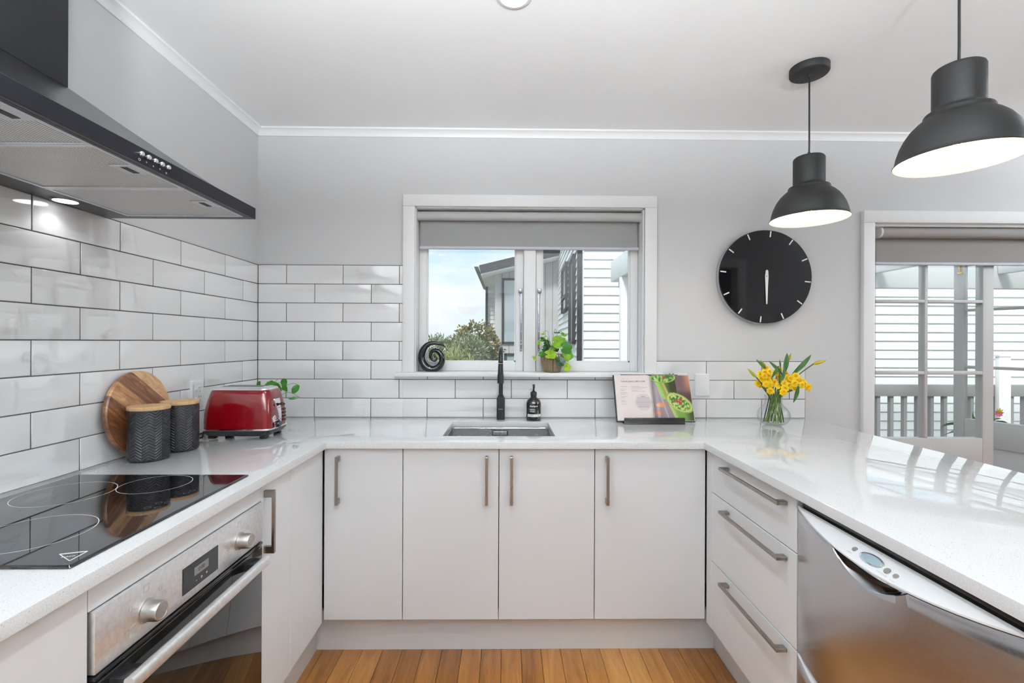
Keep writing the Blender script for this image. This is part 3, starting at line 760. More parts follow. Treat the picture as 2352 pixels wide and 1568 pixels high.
for i in range(3):
    a, b = fy0 + i * fw + .001, fy0 + (i + 1) * fw - .001
    g = G()
    for x0, x1, ya, yb in ((-1.239, -1.229, a, b), (-.873, -.863, a, b), (-1.229, -.873, a, a + .010), (-1.229, -.873, b - .010, b)): g.box(x0, x1, ya, yb, HZ0 - .001, HZ0 + .006, .001, 1)
    fo = g.build('filter_frame', M['alu'], hd)
    G().box(-1.229, -.873, a + .010, b - .010, HZ0 + .002, HZ0 + .006).build('filter_mesh', M['filter'], fo, False)
    m_ = (a + b) / 2
    g = G(); g.box(-.925, -.873, m_ - .030, m_ + .030, HZ0 - .001, HZ0 + .0025, .001, 1); fh = g.build('filter_handle', M['alu'], fo)
    G().box(-.905, -.890, m_ - .020, m_ + .020, HZ0 - .0018, HZ0 - .0005, .0003, 1).build('handle_slot', M['slot'], fh)
for y_ in (1.382, .868):
    g = G(); g.lathe([(.036, -.003), (.036, .002), (.029, .002), (.029, -.003)], 32, (-1.284, y_, HZ0)); lr = g.build('lamp_ring', M['chrome'], hd)
    g = G(); g.lathe([(0, -.0015), (.0285, -.0015), (.0285, .001)], 32, (-1.284, y_, HZ0)); g.build('lamp_lens', M['hood_lens'], hd)
    ld = bpy.data.lights.new('hood_lamp', 'SPOT'); ld.energy = .7; ld.spot_size = radians(130); ld.spot_blend = .6; ld.shadow_soft_size = .02
    lo = bpy.data.objects.new('hood_lamp', ld); lo.location = (-1.284, y_, HZ0 - .006); put(lo, hd)
for i in range(5):
    y_ = 1.083 + i * .0212; bz = 1.7325
    k_ = G(); k_.lathe([(0, 0), (.0052, 0), (.0052, .008), (.0042, .0095), (0, .0095)], 16)
    bmesh.ops.transform(k_.bm, matrix=Matrix.Translation((HXF, y_, bz)) @ Matrix.Rotation(pi / 2, 4, 'Y'), verts=list(k_.bm.verts))
    k_.build('button', M['chrome'], fp)
    tx('O*+^o'[i], .009, y_, bz - .0135, HXF + .0004, fp, M['white_print'], 'button_symbol')

# ================================================================== DISHWASHER
dw = thing('dishwasher', 'stainless two-drawer dishwasher with bowed front and white control strip', 'dishwasher', (1.1, 1.02, .1))
DY0, DY1 = .722, 1.3155; DM = (DY0 + DY1) / 2; DH = (DY1 - DY0) / 2; BOW = .041
G().box(XD + .016, 1.58, DY0, DY1, .12, .858).build('body', M['slot'], dw, False)
G().box(XD + .004, XD + .022, DY0 + .002, DY1 - .016, .8515, .8700, .002).build('top_seal', M['black_satin'], dw)
def bowx(y): return XD - BOW * (1 - ((y - DM) / DH) ** 2)
def drawer(zt_, zb_, controls):
    N_ = 140; ys = [DY0 + (DY1 - DY0) * i / N_ for i in range(N_ + 1)]
    HW = .106; hc = 1.020
    def ztop(y): return zt_ - .031 * (1 - ((y - DM) / DH) ** 2)
    def dip(y):
        u = (y - hc) / HW
        return .036 * (1 - u * u) ** 1.0 if abs(u) < 1 else 0
    # steel front
    g = G(); A = []; B = []
    g.loft([[Vector((bowx(y) + .001, y, zb_)) for y in ys], [Vector((bowx(y), y, zb_ + .002)) for y in ys],
            [Vector((bowx(y), y, zt_ - .110)) for y in ys], [Vector((bowx(y), y, zt_ - .082)) for y in ys],
            [Vector((bowx(y), y, (zt_ - .082) * .5 + .5 * (ztop(y) - .0065 - dip(y)))) for y in ys],
            [Vector((bowx(y), y, ztop(y) - .0065 - dip(y))) for y in ys], [Vector((bowx(y) + .0025, y, ztop(y) - .004 - dip(y))) for y in ys],
            [Vector((XD + .015, y, ztop(y) - .004 - dip(y) * .2)) for y in ys]], False, False, False)
    for y, sgn in ((DY0, -1), (DY1, 1)): g.face([(XD, y, zb_), (XD + .015, y, zb_), (XD + .015, y, zt_ - .004), (XD, y, zt_ - .004)])
    f = g.build('drawer_front', M['steel_v'], dw, True, 50)
    # finger scoop
    g = G(); sy = [y for y in ys if abs(y - hc) < HW]; rows = []
    for k in range(7):
        w = k / 6
        rows.append([Vector((bowx(y) + .0028 + .030 * sin(w * pi * .55) * (dip(y) / .036), y, ztop(y) - .0042 - dip(y) * (1 - w) - .004 * sin(w * pi) * dip(y) / .036)) for y in sy])
    g.loft(rows, False, False, False); g.build('finger_scoop', M['chrome'], f)
    # control strip: slanted crescent
    g = G(); n1 = ys
    g.loft([[Vector((XD + .002, y, zt_ - .005)) for y in n1], [Vector((XD + .002, y, zt_ + .001)) for y in n1], [Vector((XD + .0, y, zt_ + .0015)) for y in n1],
            [Vector((bowx(y) - .0004, y, ztop(y) + .0012)) for y in n1], [Vector((bowx(y) - .0006, y, ztop(y) - .0022)) for y in n1], [Vector((bowx(y) + .0012, y, ztop(y) - .0038)) for y in n1]], False, False, False)
    cs = g.build('control_strip', M['dw_white'], dw, True, 30)
    if not controls: return
    ac = Vector((-BOW, 0, -.031)).normalized(); al = Vector((0, -1, 0)); nn = Vector((-.031, 0, BOW)).normalized()
    def disc(y, t_, ra, rb, h, mt, name, par):
        c_ = Vector((XD - BOW * t_, y, zt_ + .0012 - .031 * t_)); g = G(); n = 32
        g.loft([[c_ + al * (ra * s * cos(2 * pi * i / n)) + ac * (rb * s * sin(2 * pi * i / n)) + nn * hh for i in range(n)] for s, hh in ((1, -.001), (1, h * .6), (.93, h), )], False, True)
        return g.build(name, mt, par)
    fr_ = disc(1.021, .53, .0335, .0135, .0016, M['chrome'], 'display_bezel', cs)
    disc(1.021, .53, .0295, .0108, .0020, mat('dw_lcd', (.25, .33, .36), .05, spec=.8), 'display', fr_)
    for y_, t_, r_ in ((1.072, .50, .0062), (.975, .60, .0072), (.953, .60, .0056)): disc(y_, t_, r_, r_, .0022, M['knob'], 'button', cs)
    def lab(txt, y_, t_, s_):
        c_ = Vector((XD - BOW * t_, y_, zt_ + .0016 - .031 * t_))
        text(txt, s_, Matrix(((al.x, -ac.x, nn.x, c_.x), (al.y, -ac.y, nn.y, c_.y), (al.z, -ac.z, nn.z, c_.z), (0, 0, 0, 1))), 'control_lettering', M['pale_print'], cs, ext=.0001)
    lab('POWER', 1.076, .76, .0042); lab('START/PAUSE', .979, .83, .0045); lab('LOCK', .951, .86, .0042)
drawer(.8455, .437, True); drawer(.4315, .125, False)

# ================================================================== BLINDS
def blind(name, label, x0, x1, ry, rz, rr, zbot, fab, chains, rol, ins=.018):
    b = thing(name, label, 'blind', ((x0 + x1) / 2, ry, zbot), 'roller blinds')
    n = 28; g = G()
    g.loft([[Vector((x, ry + rr * cos(2 * pi * i / n), rz + rr * sin(2 * pi * i / n))) for i in range(n)] for x in (x0, x1)]); g.build('roller', rol, b)
    fy = ry + rr - .003
    G().box(x0 + ins, x1 - .022, fy, fy + .002, zbot, rz).build('fabric', fab, b, False)
    g = G(); lpz = [(fy + .001 + a, zbot - .002 + c) for a, c in rrect(.007, .0085, .004, 3)]
    g.loft([[Vector((x, p, q)) for p, q in lpz] for x in (x0 + ins - .006, x1 - .012)]); bb = g.build('bottom_bar', M['lavender_bar'], b)
    for s in (0, 1):
        xa, xb = ((x0 - .012, x0 - .001) if s == 0 else (x1 + .001, x1 + .012))
        g = G(); g.loft([[Vector((x, ry + 1.06 * rr * cos(2 * pi * i / n), rz + 1.06 * rr * sin(2 * pi * i / n))) for i in range(n)] for x in (xa, xb)]); g.box(xa + .0006, xb - .0006, ry - .012, ry + .022, rz, rz + rr + .012, .002)
        g.build('bracket', M['white_plastic'], b)
    for cx_, z1_, yy, mt_ in chains:
        g = G(); z = rz - rr - .003; i = 0
        while z > z1_:
            c_ = Vector((cx_, yy, z)); r_ = .0021
            v6 = [g.bm.verts.new(c_ + Vector(q) * r_) for q in ((1, 0, 0), (-1, 0, 0), (0, 1, 0), (0, -1, 0), (0, 0, 1), (0, 0, -1))]
            for a in (0, 1):
                for e in (2, 3):
                    for h in (4, 5): g._f([v6[a], v6[e], v6[h]])
            z -= .0055
        g.tube([(cx_, yy, rz - rr), (cx_, yy, z1_)], .0006, 4)
        co = g.build('bead_chain', mt_, b, False); co['kind'] = 'stuff'
    return b
ry = 2.572
p0, p1 = at(958, 497, ry), at(1475, 498, ry)
blind('roller_blind', 'light grey roller blind half lowered over the sink window', p0.x, p1.x - .002, ry, (p0.z + p1.z) / 2, .0242, at(1200, 569, ry + .02).z, M['fabric1'],
      [(at(1471, 600, 2.56).x, 1.165, 2.56, M['white_plastic']), (at(1475.5, 600, 2.56).x, 1.165, 2.56, mat('chain_grey', (.45, .45, .45), .4))], M['roller1'])
ry2 = 2.575
p0 = at(2020, 534, ry2)
blind('roller_blind', 'taupe roller blind half lowered over the french doors', p0.x, 3.50, ry2, p0.z, .030, at(2150, 605, ry2 + .027).z, M['fabric2'],
      [(at(2010.5, 800, 2.535).x, .55, 2.535, mat('chain_dark', (.10, .09, .09), .4))], M['roller2'], -.010)

# ================================================================== LIGHT FITTINGS
def downlight(x, y, label, group):
    d_ = thing('downlight', label, 'downlight', (x, y, ZC), group)
    g = G(); g.lathe([(.060, 0), (.060, -.002), (.056, -.0045), (.047, -.005), (.045, -.001), (.045, 0)], 40, (x, y, ZC)); g.build('trim_ring', M['white_plastic'], d_)
    g = G(); g.lathe([(0, -.0025), (.0448, -.0025)], 40, (x, y, ZC)); g.build('lens', M['lamp_lens'], d_)
    ld = bpy.data.lights.new('lamp', 'AREA'); ld.shape = 'DISK'; ld.size = .086; ld.energy = LAMP_W; ld.color = COOL; ld.spread = radians(150)
    lo = bpy.data.objects.new('lamp', ld); lo.location = (x, y, ZC - .006); put(lo, d_)
downlight(.021, 1.545, 'round recessed downlight glowing in the ceiling above the sink', 'ceiling downlights')
for x, y, w_ in ((.021, .25, 'straight above the viewer'), (.021, -1.0, 'near the added rear slider'), (2.45, 1.55, 'in front of the closed french door leaf'), (3.8, 1.55, 'in the dining corner'), (-.85, -.9, 'near the cooktop wall behind the viewer')):  # unseen downlights added to brighten the room
    downlight(x, y, 'added unseen round ceiling downlight ' + w_, 'ceiling downlights')

def uplighter(x, y, label, k=1.0):  # invented out-of-view lamp, added to brighten ceiling and walls by bounce
    u = thing('added_fill_uplighter', label, 'added fill light', (x, y, 0), 'added unseen fill uplighters')
    g = G(); g.lathe([(0, .022), (.13, .020), (.14, .012), (.14, .0005), (0, .0005)], 32, (x, y, 0)); g.build('base', M['white_plastic'], u)
    g = G(); g.tube([(x, y, .02), (x, y, 1.62)], .011, 12); g.build('pole', M['white_plastic'], u)
    g = G(); g.lathe([(0, 1.615), (.05, 1.62), (.12, 1.66), (.155, 1.72), (.150, 1.722), (.115, 1.668), (.045, 1.63), (0, 1.628)], 32, (x, y, 0)); g.build('bowl', M['white_plastic'], u)
    ld = bpy.data.lights.new('fill_uplight', 'AREA'); ld.shape = 'DISK'; ld.size = .20; ld.energy = FILL_UPLIGHT_W * k; ld.color = COOL
    lo = bpy.data.objects.new('fill_uplight', ld); lo.location = (x, y, 1.70); lo.rotation_euler = (pi, 0, 0); put(lo, u)
uplighter(-.45, -.40, 'added unseen fill uplighter behind the viewer nearest the cooktop wall')
uplighter(.55, -.75, 'added unseen fill uplighter behind the viewer nearest the added slider')
uplighter(4.35, .85, 'added unseen fill uplighter in the dining corner', .9)

def pendant(x, y, zr, label):
    p_ = thing('pendant_light', label, 'pendant light', (x, y, zr), 'black pendant lights over the peninsula')
    prof = [(.1440, .0000), (.1450, .0020), (.1425, .0045), (.1400, .012), (.1365, .030), (.1300, .052), (.1200, .074), (.1070, .094), (.0920, .110), (.0800, .1195), (.0765, .1225),
            (.0765, .1300), (.0740, .1345), (.0660, .1385), (.0600, .1420), (.0580, .1460), (.0580, .1500), (.0580, .2480), (.0560, .2535), (.0520, .2570), (.0080, .2585), (0, .2585)]
    g = G(); g.lathe(prof, 56, (x, y, zr)); g.build('shade', M['pendant'], p_, True, 50)
    inn = [(r - .0022, z + (.0008 if i < 4 else -.0015)) for i, (r, z) in enumerate(prof[:17])] + [(.0558, .245), (0, .245)]
    g = G(); g.lathe([(.1438, .0003)] + inn[3:], 56, (x, y, zr)); g.build('shade_lining', M['pendant_in'], p_, True, 50)
    g = G(); g.lathe([(0, .26), (.007, .2588), (.007, .268), (.0045, .278), (0, .279)], 12, (x, y, zr)); g.build('cord_grip', M['black_matte'], p_)
    g = G(); g.tube([(x, y, zr + .2585), (x + .001, y, (zr + ZC) / 2), (x, y, ZC - .028)], .0034, 8); g.build('cord', M['black_satin'], p_)
    g = G(); g.lathe([(0, -.0300), (.066, -.0300), (.071, -.0285), (.073, -.025), (.073, 0), (0, 0)], 48, (x, y, ZC)); g.build('ceiling_rose', M['pendant'], p_, True, 50)
    g = G(); g.lathe([(0, -.040), (.0055, -.040), (.0075, -.034), (.0075, -.029)], 12, (x, y, ZC)); g.build('cord_grip', M['black_matte'], p_)
    g = G(); g.lathe([(0, .100), (.020, .100), (.020, .240), (0, .240)], 20, (x, y, zr)); g.build('lamp_holder', M['black_matte'], p_)
    g = G(); g.lathe([(0, -.022), (.018, -.018), (.034, -.005), (.043, .012), (.0455, .030), (.041, .050), (.030, .070), (.020, .084), (.017, .099)], 28, (x, y, zr)); g.build('bulb', M['bulb_glass'], p_)
    g = G()
    for k in range(5):
        a = 2 * pi * k / 5; g.tube([(x + .005 * cos(a), y + .005 * sin(a), zr + .085), (x + .013 * cos(a), y + .013 * sin(a), zr + .015)], .0016, 6)
    g.build('filament', M['bulb'], p_)
    ld = bpy.data.lights.new('bulb_light', 'POINT'); ld.energy = PENDANT_W; ld.color = (1.0, .84, .64); ld.shadow_soft_size = .028
    lo = bpy.data.objects.new('bulb_light', ld); lo.location = (x, y, zr + .045); put(lo, p_)
pendant(1.2495, 1.926, 1.8165, 'matt black pendant light hanging in front of the clock')
pendant(1.2560, 1.2900, 1.8165, 'nearer and larger looking matt black pendant light')
# ================================================================== WALL CLOCK
ckx, ckz, ckr = 1.3875, 1.6600, .2525
cl = thing('wall_clock', 'large round black glossy clock with white hour marks', 'clock', (ckx, D, ckz))
def disc_y(g, cx, cz, y0, y1, r, n=96, r2=None):
    g.loft([[Vector((cx + (r if y == y0 else (r2 or r)) * cos(2 * pi * i / n), y, cz + (r if y == y0 else (r2 or r)) * sin(2 * pi * i / n))) for i in range(n)] for y in (y0, y1)])
g = G(); disc_y(g, ckx, ckz, D - .027, PB - .001, ckr - .001); g.build('case', M['alu'], cl)
g = G(); disc_y(g, ckx + .0005, ckz, D - .0335, D - .0275, ckr - .0035, 96, ckr - .0015); g.build('face', M['black_gloss'], cl)
for h in range(12):
    a = radians(6.5 + 30 * h); R_ = Matrix.Translation((ckx, D - .034, ckz)) @ Matrix.Rotation(a, 4, 'Y')
    g = G(); g.box(-.0032, .0032, -.0012, .0005, .2135, .2455, .0004, 1, R_); g.build('hour_mark', M['white_print'], cl)
g = G(); hz = Vector((ckx + .0045, 0, ckz + .002))
hp = [(-.006, .030), (0, .035), (.007, .030), (.0085, -.005), (.0055, -.060), (.0035, -.146), (0, -.150), (-.0035, -.146), (-.0075, -.05), (-.0095, 0)]
g.prism([Vector((hz.x + a, D - .0395, hz.z + b)) for a, b in hp], (0, .002, 0)); g.build('hand', M['white_print'], cl)
g = G(); disc_y(g, hz.x - .001, hz.z, D - .0400, D - .0335, .004, 16); g.build('pivot', M['knob'], cl)

# ================================================================== SWITCH PLATES
def plate(name, label, M4, w, h, kind):
    """plate in local xy (x right, y up), facing local +z"""
    s = thing(name, label, 'switch' if kind == 'blank' else 'outlet', M4.translation, 'wall plates above the counter')
    g = G()
    g.loft([[M4 @ Vector((a, b, z)) for a, b in rrect(w / 2 - i, h / 2 - i, .004, 4)] for i, z in ((0, 0), (0, .006), (.0015, .0085), (.004, .0092))], True, True); g.build('cover', M['white_plastic'], s)
    if kind == 'blank':
        g = G(); n = 20
        g.loft([[M4 @ Vector((.010 * sc * cos(2 * pi * i / n), .010 * sc * sin(2 * pi * i / n) - .004, z)) for i in range(n)] for sc, z in ((1, .009), (1, .0098), (.8, .0100), (.78, .0096), (.3, .0096))], False, True); g.build('emblem', M['white_plastic'], s)
        return s
    iw, ih = w * .70, h * .70
    g = G(); g.loft([[M4 @ Vector((a, b, z)) for a, b in rrect(iw / 2 - i, ih / 2 - i, .003, 3)] for i, z in ((-.0008, .0088), (-.0008, .0092), (0, .0092))], False, False); g.build('recess_line', M['pale_print'], s)
    g = G(); g.loft([[M4 @ Vector((a, b, z)) for a, b in rrect(iw / 2 - i, ih / 2 - i, .003, 3)] for i, z in ((0, .009), (0, .0105), (.001, .0108))], False, True); ins = g.build('insert', M['white_plastic'], s)
    for q in ((1, -1) if kind == 'double' else (0,)):
        cy_ = q * ih * .24; n = 18; cx_ = -iw * .26
        g = G(); g.loft([[M4 @ Vector((cx_ + r * cos(2 * pi * i / n), cy_ + .001 + r * sin(2 * pi * i / n), z)) for i in range(n)] for r, z in ((.0060, .0106), (.0056, .0148), (.0045, .0152))], False, True); g.build('rocker', M['white_plastic'], ins)
        g = G()
        for sx_, sy_, ro in ((iw * .10, .008, .5), (iw * .34, .008, -.5), (iw * .22, -.008, 0)):
            g.box(-.0010, .0010, -.0040, .0040, .0105, .0110, 0, 1, M4 @ Matrix.Translation((sx_, cy_ + sy_, 0)) @ Matrix.Rotation(ro, 4, 'Z') if True else None)
        g.build('socket_slot', M['slot'], ins, False)
    return s
FX = Matrix(((0, 0, 1, XL), (1, 0, 0, 2.030), (0, 1, 0, 1.0770), (0, 0, 0, 1)))     # on the left wall, facing +x
FX.translation.x = XL + .0002
plate('power_outlet', 'white double power outlet on the tiles behind the red toaster', FX, .079, .116, 'double')
def FY(x, z): return Matrix(((1, 0, 0, x), (0, 0, -1, D - .0002), (0, 1, 0, z), (0, 0, 0, 1)))
plate('power_outlet', 'white power outlet half hidden behind the open cookbook', FY(.9410, 1.0790), .076, .118, 'double')
plate('wall_plate', 'plain white wall plate right of the open cookbook', FY(1.0600, 1.0775), .080, .119, 'blank')

# ================================================================== CUTTING BOARD
lean = math.atan2(.024, .296)
bo = thing('cutting_board', 'round acacia wood board leaning on the tiles behind the canisters', 'cutting board', (-1.29, 1.690, .9))
g = G(); n = 80; R0 = .148; TB = .017
def bl(r, x): return [Vector((x, r * cos(2 * pi * i / n), R0 + r * sin(2 * pi * i / n))) for i in range(n)]
g.loft([bl(R0 - .004, 0), bl(R0, .004), bl(R0, TB - .004), bl(R0 - .004, TB)])
for v in g.bm.verts: v.co = Matrix.Rotation(radians(38), 4, 'X') @ (v.co - Vector((0, 0, R0)))     # grain turned on the disc
b_o = g.build('board', M['acacia'], None)
b_o.parent = bo; b_o.location = Vector((0, 0, R0)); b_o.rotation_euler = (radians(-38), 0, 0)
bo.rotation_euler = (0, -lean, 0); bo.location = (-1.3030, 1.690, .9008)

# ================================================================== CANISTERS
def canister(x, y, label):
    c = thing('canister', label, 'canister', (x, y, .9005), 'black embossed canisters with wooden lids')
    g = G(); g.lathe([(.052, 0), (.0565, .0015), (.0595, .006), (.0600, .012), (.0600, .1680), (.0585, .1705), (0, .1705)], 64); o = g.build('body', M['canister'], None); o.parent = c
    g = G(); g.lathe([(.050, .1660), (.0605, .1712), (.0612, .1722), (.0612, .1812), (.0600, .1826), (0, .1826)], 64); o = g.build('lid', M['bamboo'], None); o.parent = c
    return c
canister(-1.2210, 1.6220, 'black herringbone canister with wooden lid nearest the cooktop')
canister(-1.2120, 1.7620, 'black herringbone canister with wooden lid beside the red toaster')

# ================================================================== TOASTER
tc = Vector((-1.1125, 2.026, .9))
to = thing('toaster', 'glossy red toaster with chrome top and black base', 'toaster', tc)
def tl(hx, hy, r, z): return [Vector((a, b, z)) for a, b in rrect(hx, hy, r, 7)]
def tb(g, name, mt, par=to, **k): o = g.build(name, mt, None, **k); o.parent = par; return o
g = G(); g.loft([tl(.112, .066, .022, .0100), tl(.128, .080, .026, .0150), tl(.1385, .0895, .028, .0300), tl(.1395, .0905, .028, .0355)]); tb(g, 'base', M['black_satin'])
g = G(); g.loft([tl(.1395, .0905, .028, .0355), tl(.1425, .0935, .030, .0372), tl(.1430, .0940, .030, .0400), tl(.1420, .0930, .030, .0430), tl(.1380, .0890, .028, .0440)]); tb(g, 'chrome_band', M['chrome'])
g = G(); g.loft([tl(.1370, .0880, .027, .0440), tl(.1378, .0885, .028, .070), tl(.1368, .0870, .029, .100), tl(.1340, .0835, .030, .130), tl(.1295, .0780, .031, .160), tl(.1240, .0720, .032, .185), tl(.1205, .0685, .032, .1965), tl(.1170, .0650, .031, .2005)]); body = tb(g, 'body', M['red'], ang=60)
g = G(); g.loft([tl(.1165, .0645, .030, .2000), tl(.1160, .0640, .030, .2045), tl(.1120, .0600, .028, .2085), tl(.0950, .0480, .025, .2115)]); top = tb(g, 'chrome_top', M['chrome'], ang=60)
for y_ in (-.022, .022):
    g = G(); g.box(-.088, .088, y_ - .0145, y_ + .0145, .2100, .2128, .001, 1); so = tb(g, 'slot_rim', M['chrome'], top)
    g = G(); g.box(-.084, .084, y_ - .0105, y_ + .0105, .2120, .2133, .0005, 1); tb(g, 'bread_slot', M['slot'], so)
g = G()
for a in (-.105, .105):
    for b in (-.058, .058): g.box(a - .014, a + .014, b - .012, b + .012, .0004, .0130, .002)
tb(g, 'foot', M['black_satin'])
# controls on the end facing +x
def ex(z):  # x of the end face at height z
    pts = [(.044, .1370), (.070, .1378), (.100, .1368), (.130, .1340), (.160, .1295), (.185, .1240)]
    for (a, b), (c_, d_) in zip(pts, pts[1:]):
        if z <= c_: return b + (d_ - b) * (z - a) / (c_ - a)
    return .124
g = G(); prof = [(.160, -.030, .016), (.155, -.031, .018), (.135, -.022, .018), (.105, -.011, .018), (.075, -.002, .018), (.052, .004, .018)]
lo0 = []
for z, ya, yb in prof: lo0.append([Vector((ex(z) - .001, ya, z)), Vector((ex(z) + .004, ya + .001, z)), Vector((ex(z) + .004, yb - .001, z)), Vector((ex(z) - .001, yb, z))])
g.loft(lo0); lv = tb(g, 'lever_guide', M['chrome'])
g = G(); g.ball((ex(.135) + .016, .006, .135), .009, (1.3, 1.2, .8)); g.tube([(ex(.135), .006, .135), (ex(.135) + .012, .006, .135)], .003, 8); tb(g, 'lever', M['black_gloss'], lv)
def xdisc(y, z, r, h, mt, name, par=to):
    g = G(); n = 24; x_ = ex(z)
    g.loft([[Vector((x_ + d_, y + r * s * cos(2 * pi * i / n), z + r * s * sin(2 * pi * i / n))) for i in range(n)] for s, d_ in ((1, -.002), (1, h * .7), (.85, h))], False, True); return tb(g, name, mt, par)
dl = xdisc(-.045, .078, .0155, .004, M['chrome'], 'dial_rim'); xdisc(-.045, .078, .0125, .0045, M['white_plastic'], 'dial_face', dl)
g = G(); g.box(ex(.08) + .0045, ex(.08) + .0055, -.0465, -.0435, .073, .089); tb(g, 'needle', M['slot'], dl)
kb_ = xdisc(-.020, .054, .0145, .016, M['black_gloss'], 'browning_knob'); xdisc(-.020, .054, .0165, .003, M['chrome'], 'knob_ring', kb_)
for z_ in (.063, .078, .093, .108):
    g = G(); g.box(ex(z_) - .003, ex(z_) + .006, .036, .058, z_ - .0045, z_ + .0045, .0015); tb(g, 'push_button', M['black_satin'])
g = G(); pts = [(-.140, -.03, .033), (-.152, -.032, .028), (-.157, -.040, .016), (-.150, -.055, .006), (-.150, -.070, .0042), (-.170, -.085, .0042), (-.190, -.080, .004), (-.200, -.030, .004), (-.190, .030, .010), (-.175, .062, .020)]
sp = []
for i in range(len(pts) - 1):
    p_, q_, r_, s_ = [Vector(pts[max(0, min(len(pts) - 1, i + k))]) for k in (-1, 0, 1, 2)]
    for k in range(6):
        u = k / 6; sp.append(.5 * ((2 * q_) + (r_ - p_) * u + (2 * p_ - 5 * q_ + 4 * r_ - s_) * u * u + (3 * q_ - p_ - 3 * r_ + s_) * u ** 3))
sp.append(Vector(pts[-1])); g.tube(sp, .0036, 8); tb(g, 'power_cord', M['black_satin'])
to.rotation_euler = (0, 0, radians(1.0))

# ================================================================== LEAF BUILDERS
def blade(g, base, tip, width, up=(0, 0, 1), bend=.0, n=8, fold=.15, tw=0.0):
    """long leaf from base to tip"""
    b_, t_ = Vector(base), Vector(tip); ax = t_ - b_; ln = ax.length; ax.normalize(); up = Vector(up); sd = ax.cross(up)
    if sd.length < 1e-4: sd = ax.cross(Vector((1, 0, 0)))
    sd.normalize(); nr = sd.cross(ax); A, B, C_ = [], [], []
    for i in range(n + 1):
        u = i / n; w = width * (sin(pi * min(1, u * .92 + .08)) ** .8) * (1 if u < .98 else .2)
        c_ = b_ + ax * (ln * u) + nr * (bend * ln * sin(pi * u)); s2 = (sd * cos(tw * u) + nr * sin(tw * u))
        A.append(c_ + s2 * w); B.append(c_ - nr * (fold * w)); C_.append(c_ - s2 * w)
    g.loft([A, B, C_], False, False, False); return g
def round_leaf(g, c, nrm, r, ry=None, notch=True, wav=.06, n=20):
    c, nrm = Vector(c), Vector(nrm).normalized(); ry = ry or r
    a = nrm.cross(Vector((0, 0, 1))); a = a.normalized() if a.length > 1e-3 else Vector((1, 0, 0)); b = nrm.cross(a)
    ph = random.random() * 6
    cv = g.bm.verts.new(c - nrm * r * .12)
    rings = []
    for f in (.5, 1.0):
        rg = []
        for i in range(n):
            t = 2 * pi * i / n; rr = f * (1 + wav * sin(5 * t + ph)); z = r * (.10 * sin(3 * t + ph)) * f - nrm.dot(nrm) * r * .12 * (1 - f * f)
            if notch and i == 0: rr *= .45
            rg.append(g.bm.verts.new(c + a * (r * rr * cos(t)) + b * (ry * rr * sin(t)) + nrm * z))
        rings.append(rg)
    for i in range(n):
        j = (i + 1) % n; g._f([cv, rings[0][i], rings[0][j]]); g._f([rings[0][i], rings[1][i], rings[1][j], rings[0][j]])
    return g
def curve_pts(a, b, sag, n=8, d=(0, 0, 1)):
    a, b, d = Vector(a), Vector(b), Vector(d); return [a.lerp(b, i / n) + d * (sag * sin(pi * i / n)) for i in range(n + 1)]

# ================================================================== SCULPTURE ON THE SILL
SY_ = 2.570; ZS = 1.1422
def kz(x, y): return at(950 + x * .19135, 560 + y * .19132, SY_)
ks = [(384, 1240, 3), (352, 1214, 11), (312, 1198, 18), (262, 1189, 23), (200, 1194, 27), (142, 1232, 33), (104, 1300, 40), (97, 1372, 42), (122, 1443, 46), (172, 1492, 48), (232, 1505, 44), (290, 1483, 40),
      (332, 1436, 37), (344, 1380, 35), (330, 1326, 33), (292, 1287, 29), (246, 1277, 25), (213, 1302, 22), (205, 1346, 20), (224, 1388, 17), (258, 1398, 14), (279, 1374, 11), (267, 1350, 8), (246, 1354, 6), (242, 1370, 4)]
P3 = [(kz(a, b), r * .19133 / 416.5) for a, b, r in ks]
dn = []
for i in range(len(P3) - 1):
    q = [P3[max(0, min(len(P3) - 1, i + k))] for k in (-1, 0, 1, 2)]
    for k in range(4):
        u = k / 4; f = lambda a, b, c, d: .5 * ((2 * b) + (c - a) * u + (2 * a - 5 * b + 4 * c - d) * u * u + (3 * b - a - 3 * c + d) * u ** 3)
        dn.append((f(*[w[0] for w in q]), f(*[w[1] for w in q])))
dn.append(P3[-1])
g = G(); g.tube([p for p, r in dn], [max(r, .0012) for p, r in dn], 18, (0, -1, 0), 1.15)
for v in g.bm.verts: v.co.z = max(v.co.z, ZS)
tag(g.build('spiral_sculpture', M['black_gloss'], None, True, 80), 'glossy black spiral koru sculpture on the window sill', 'sculpture')

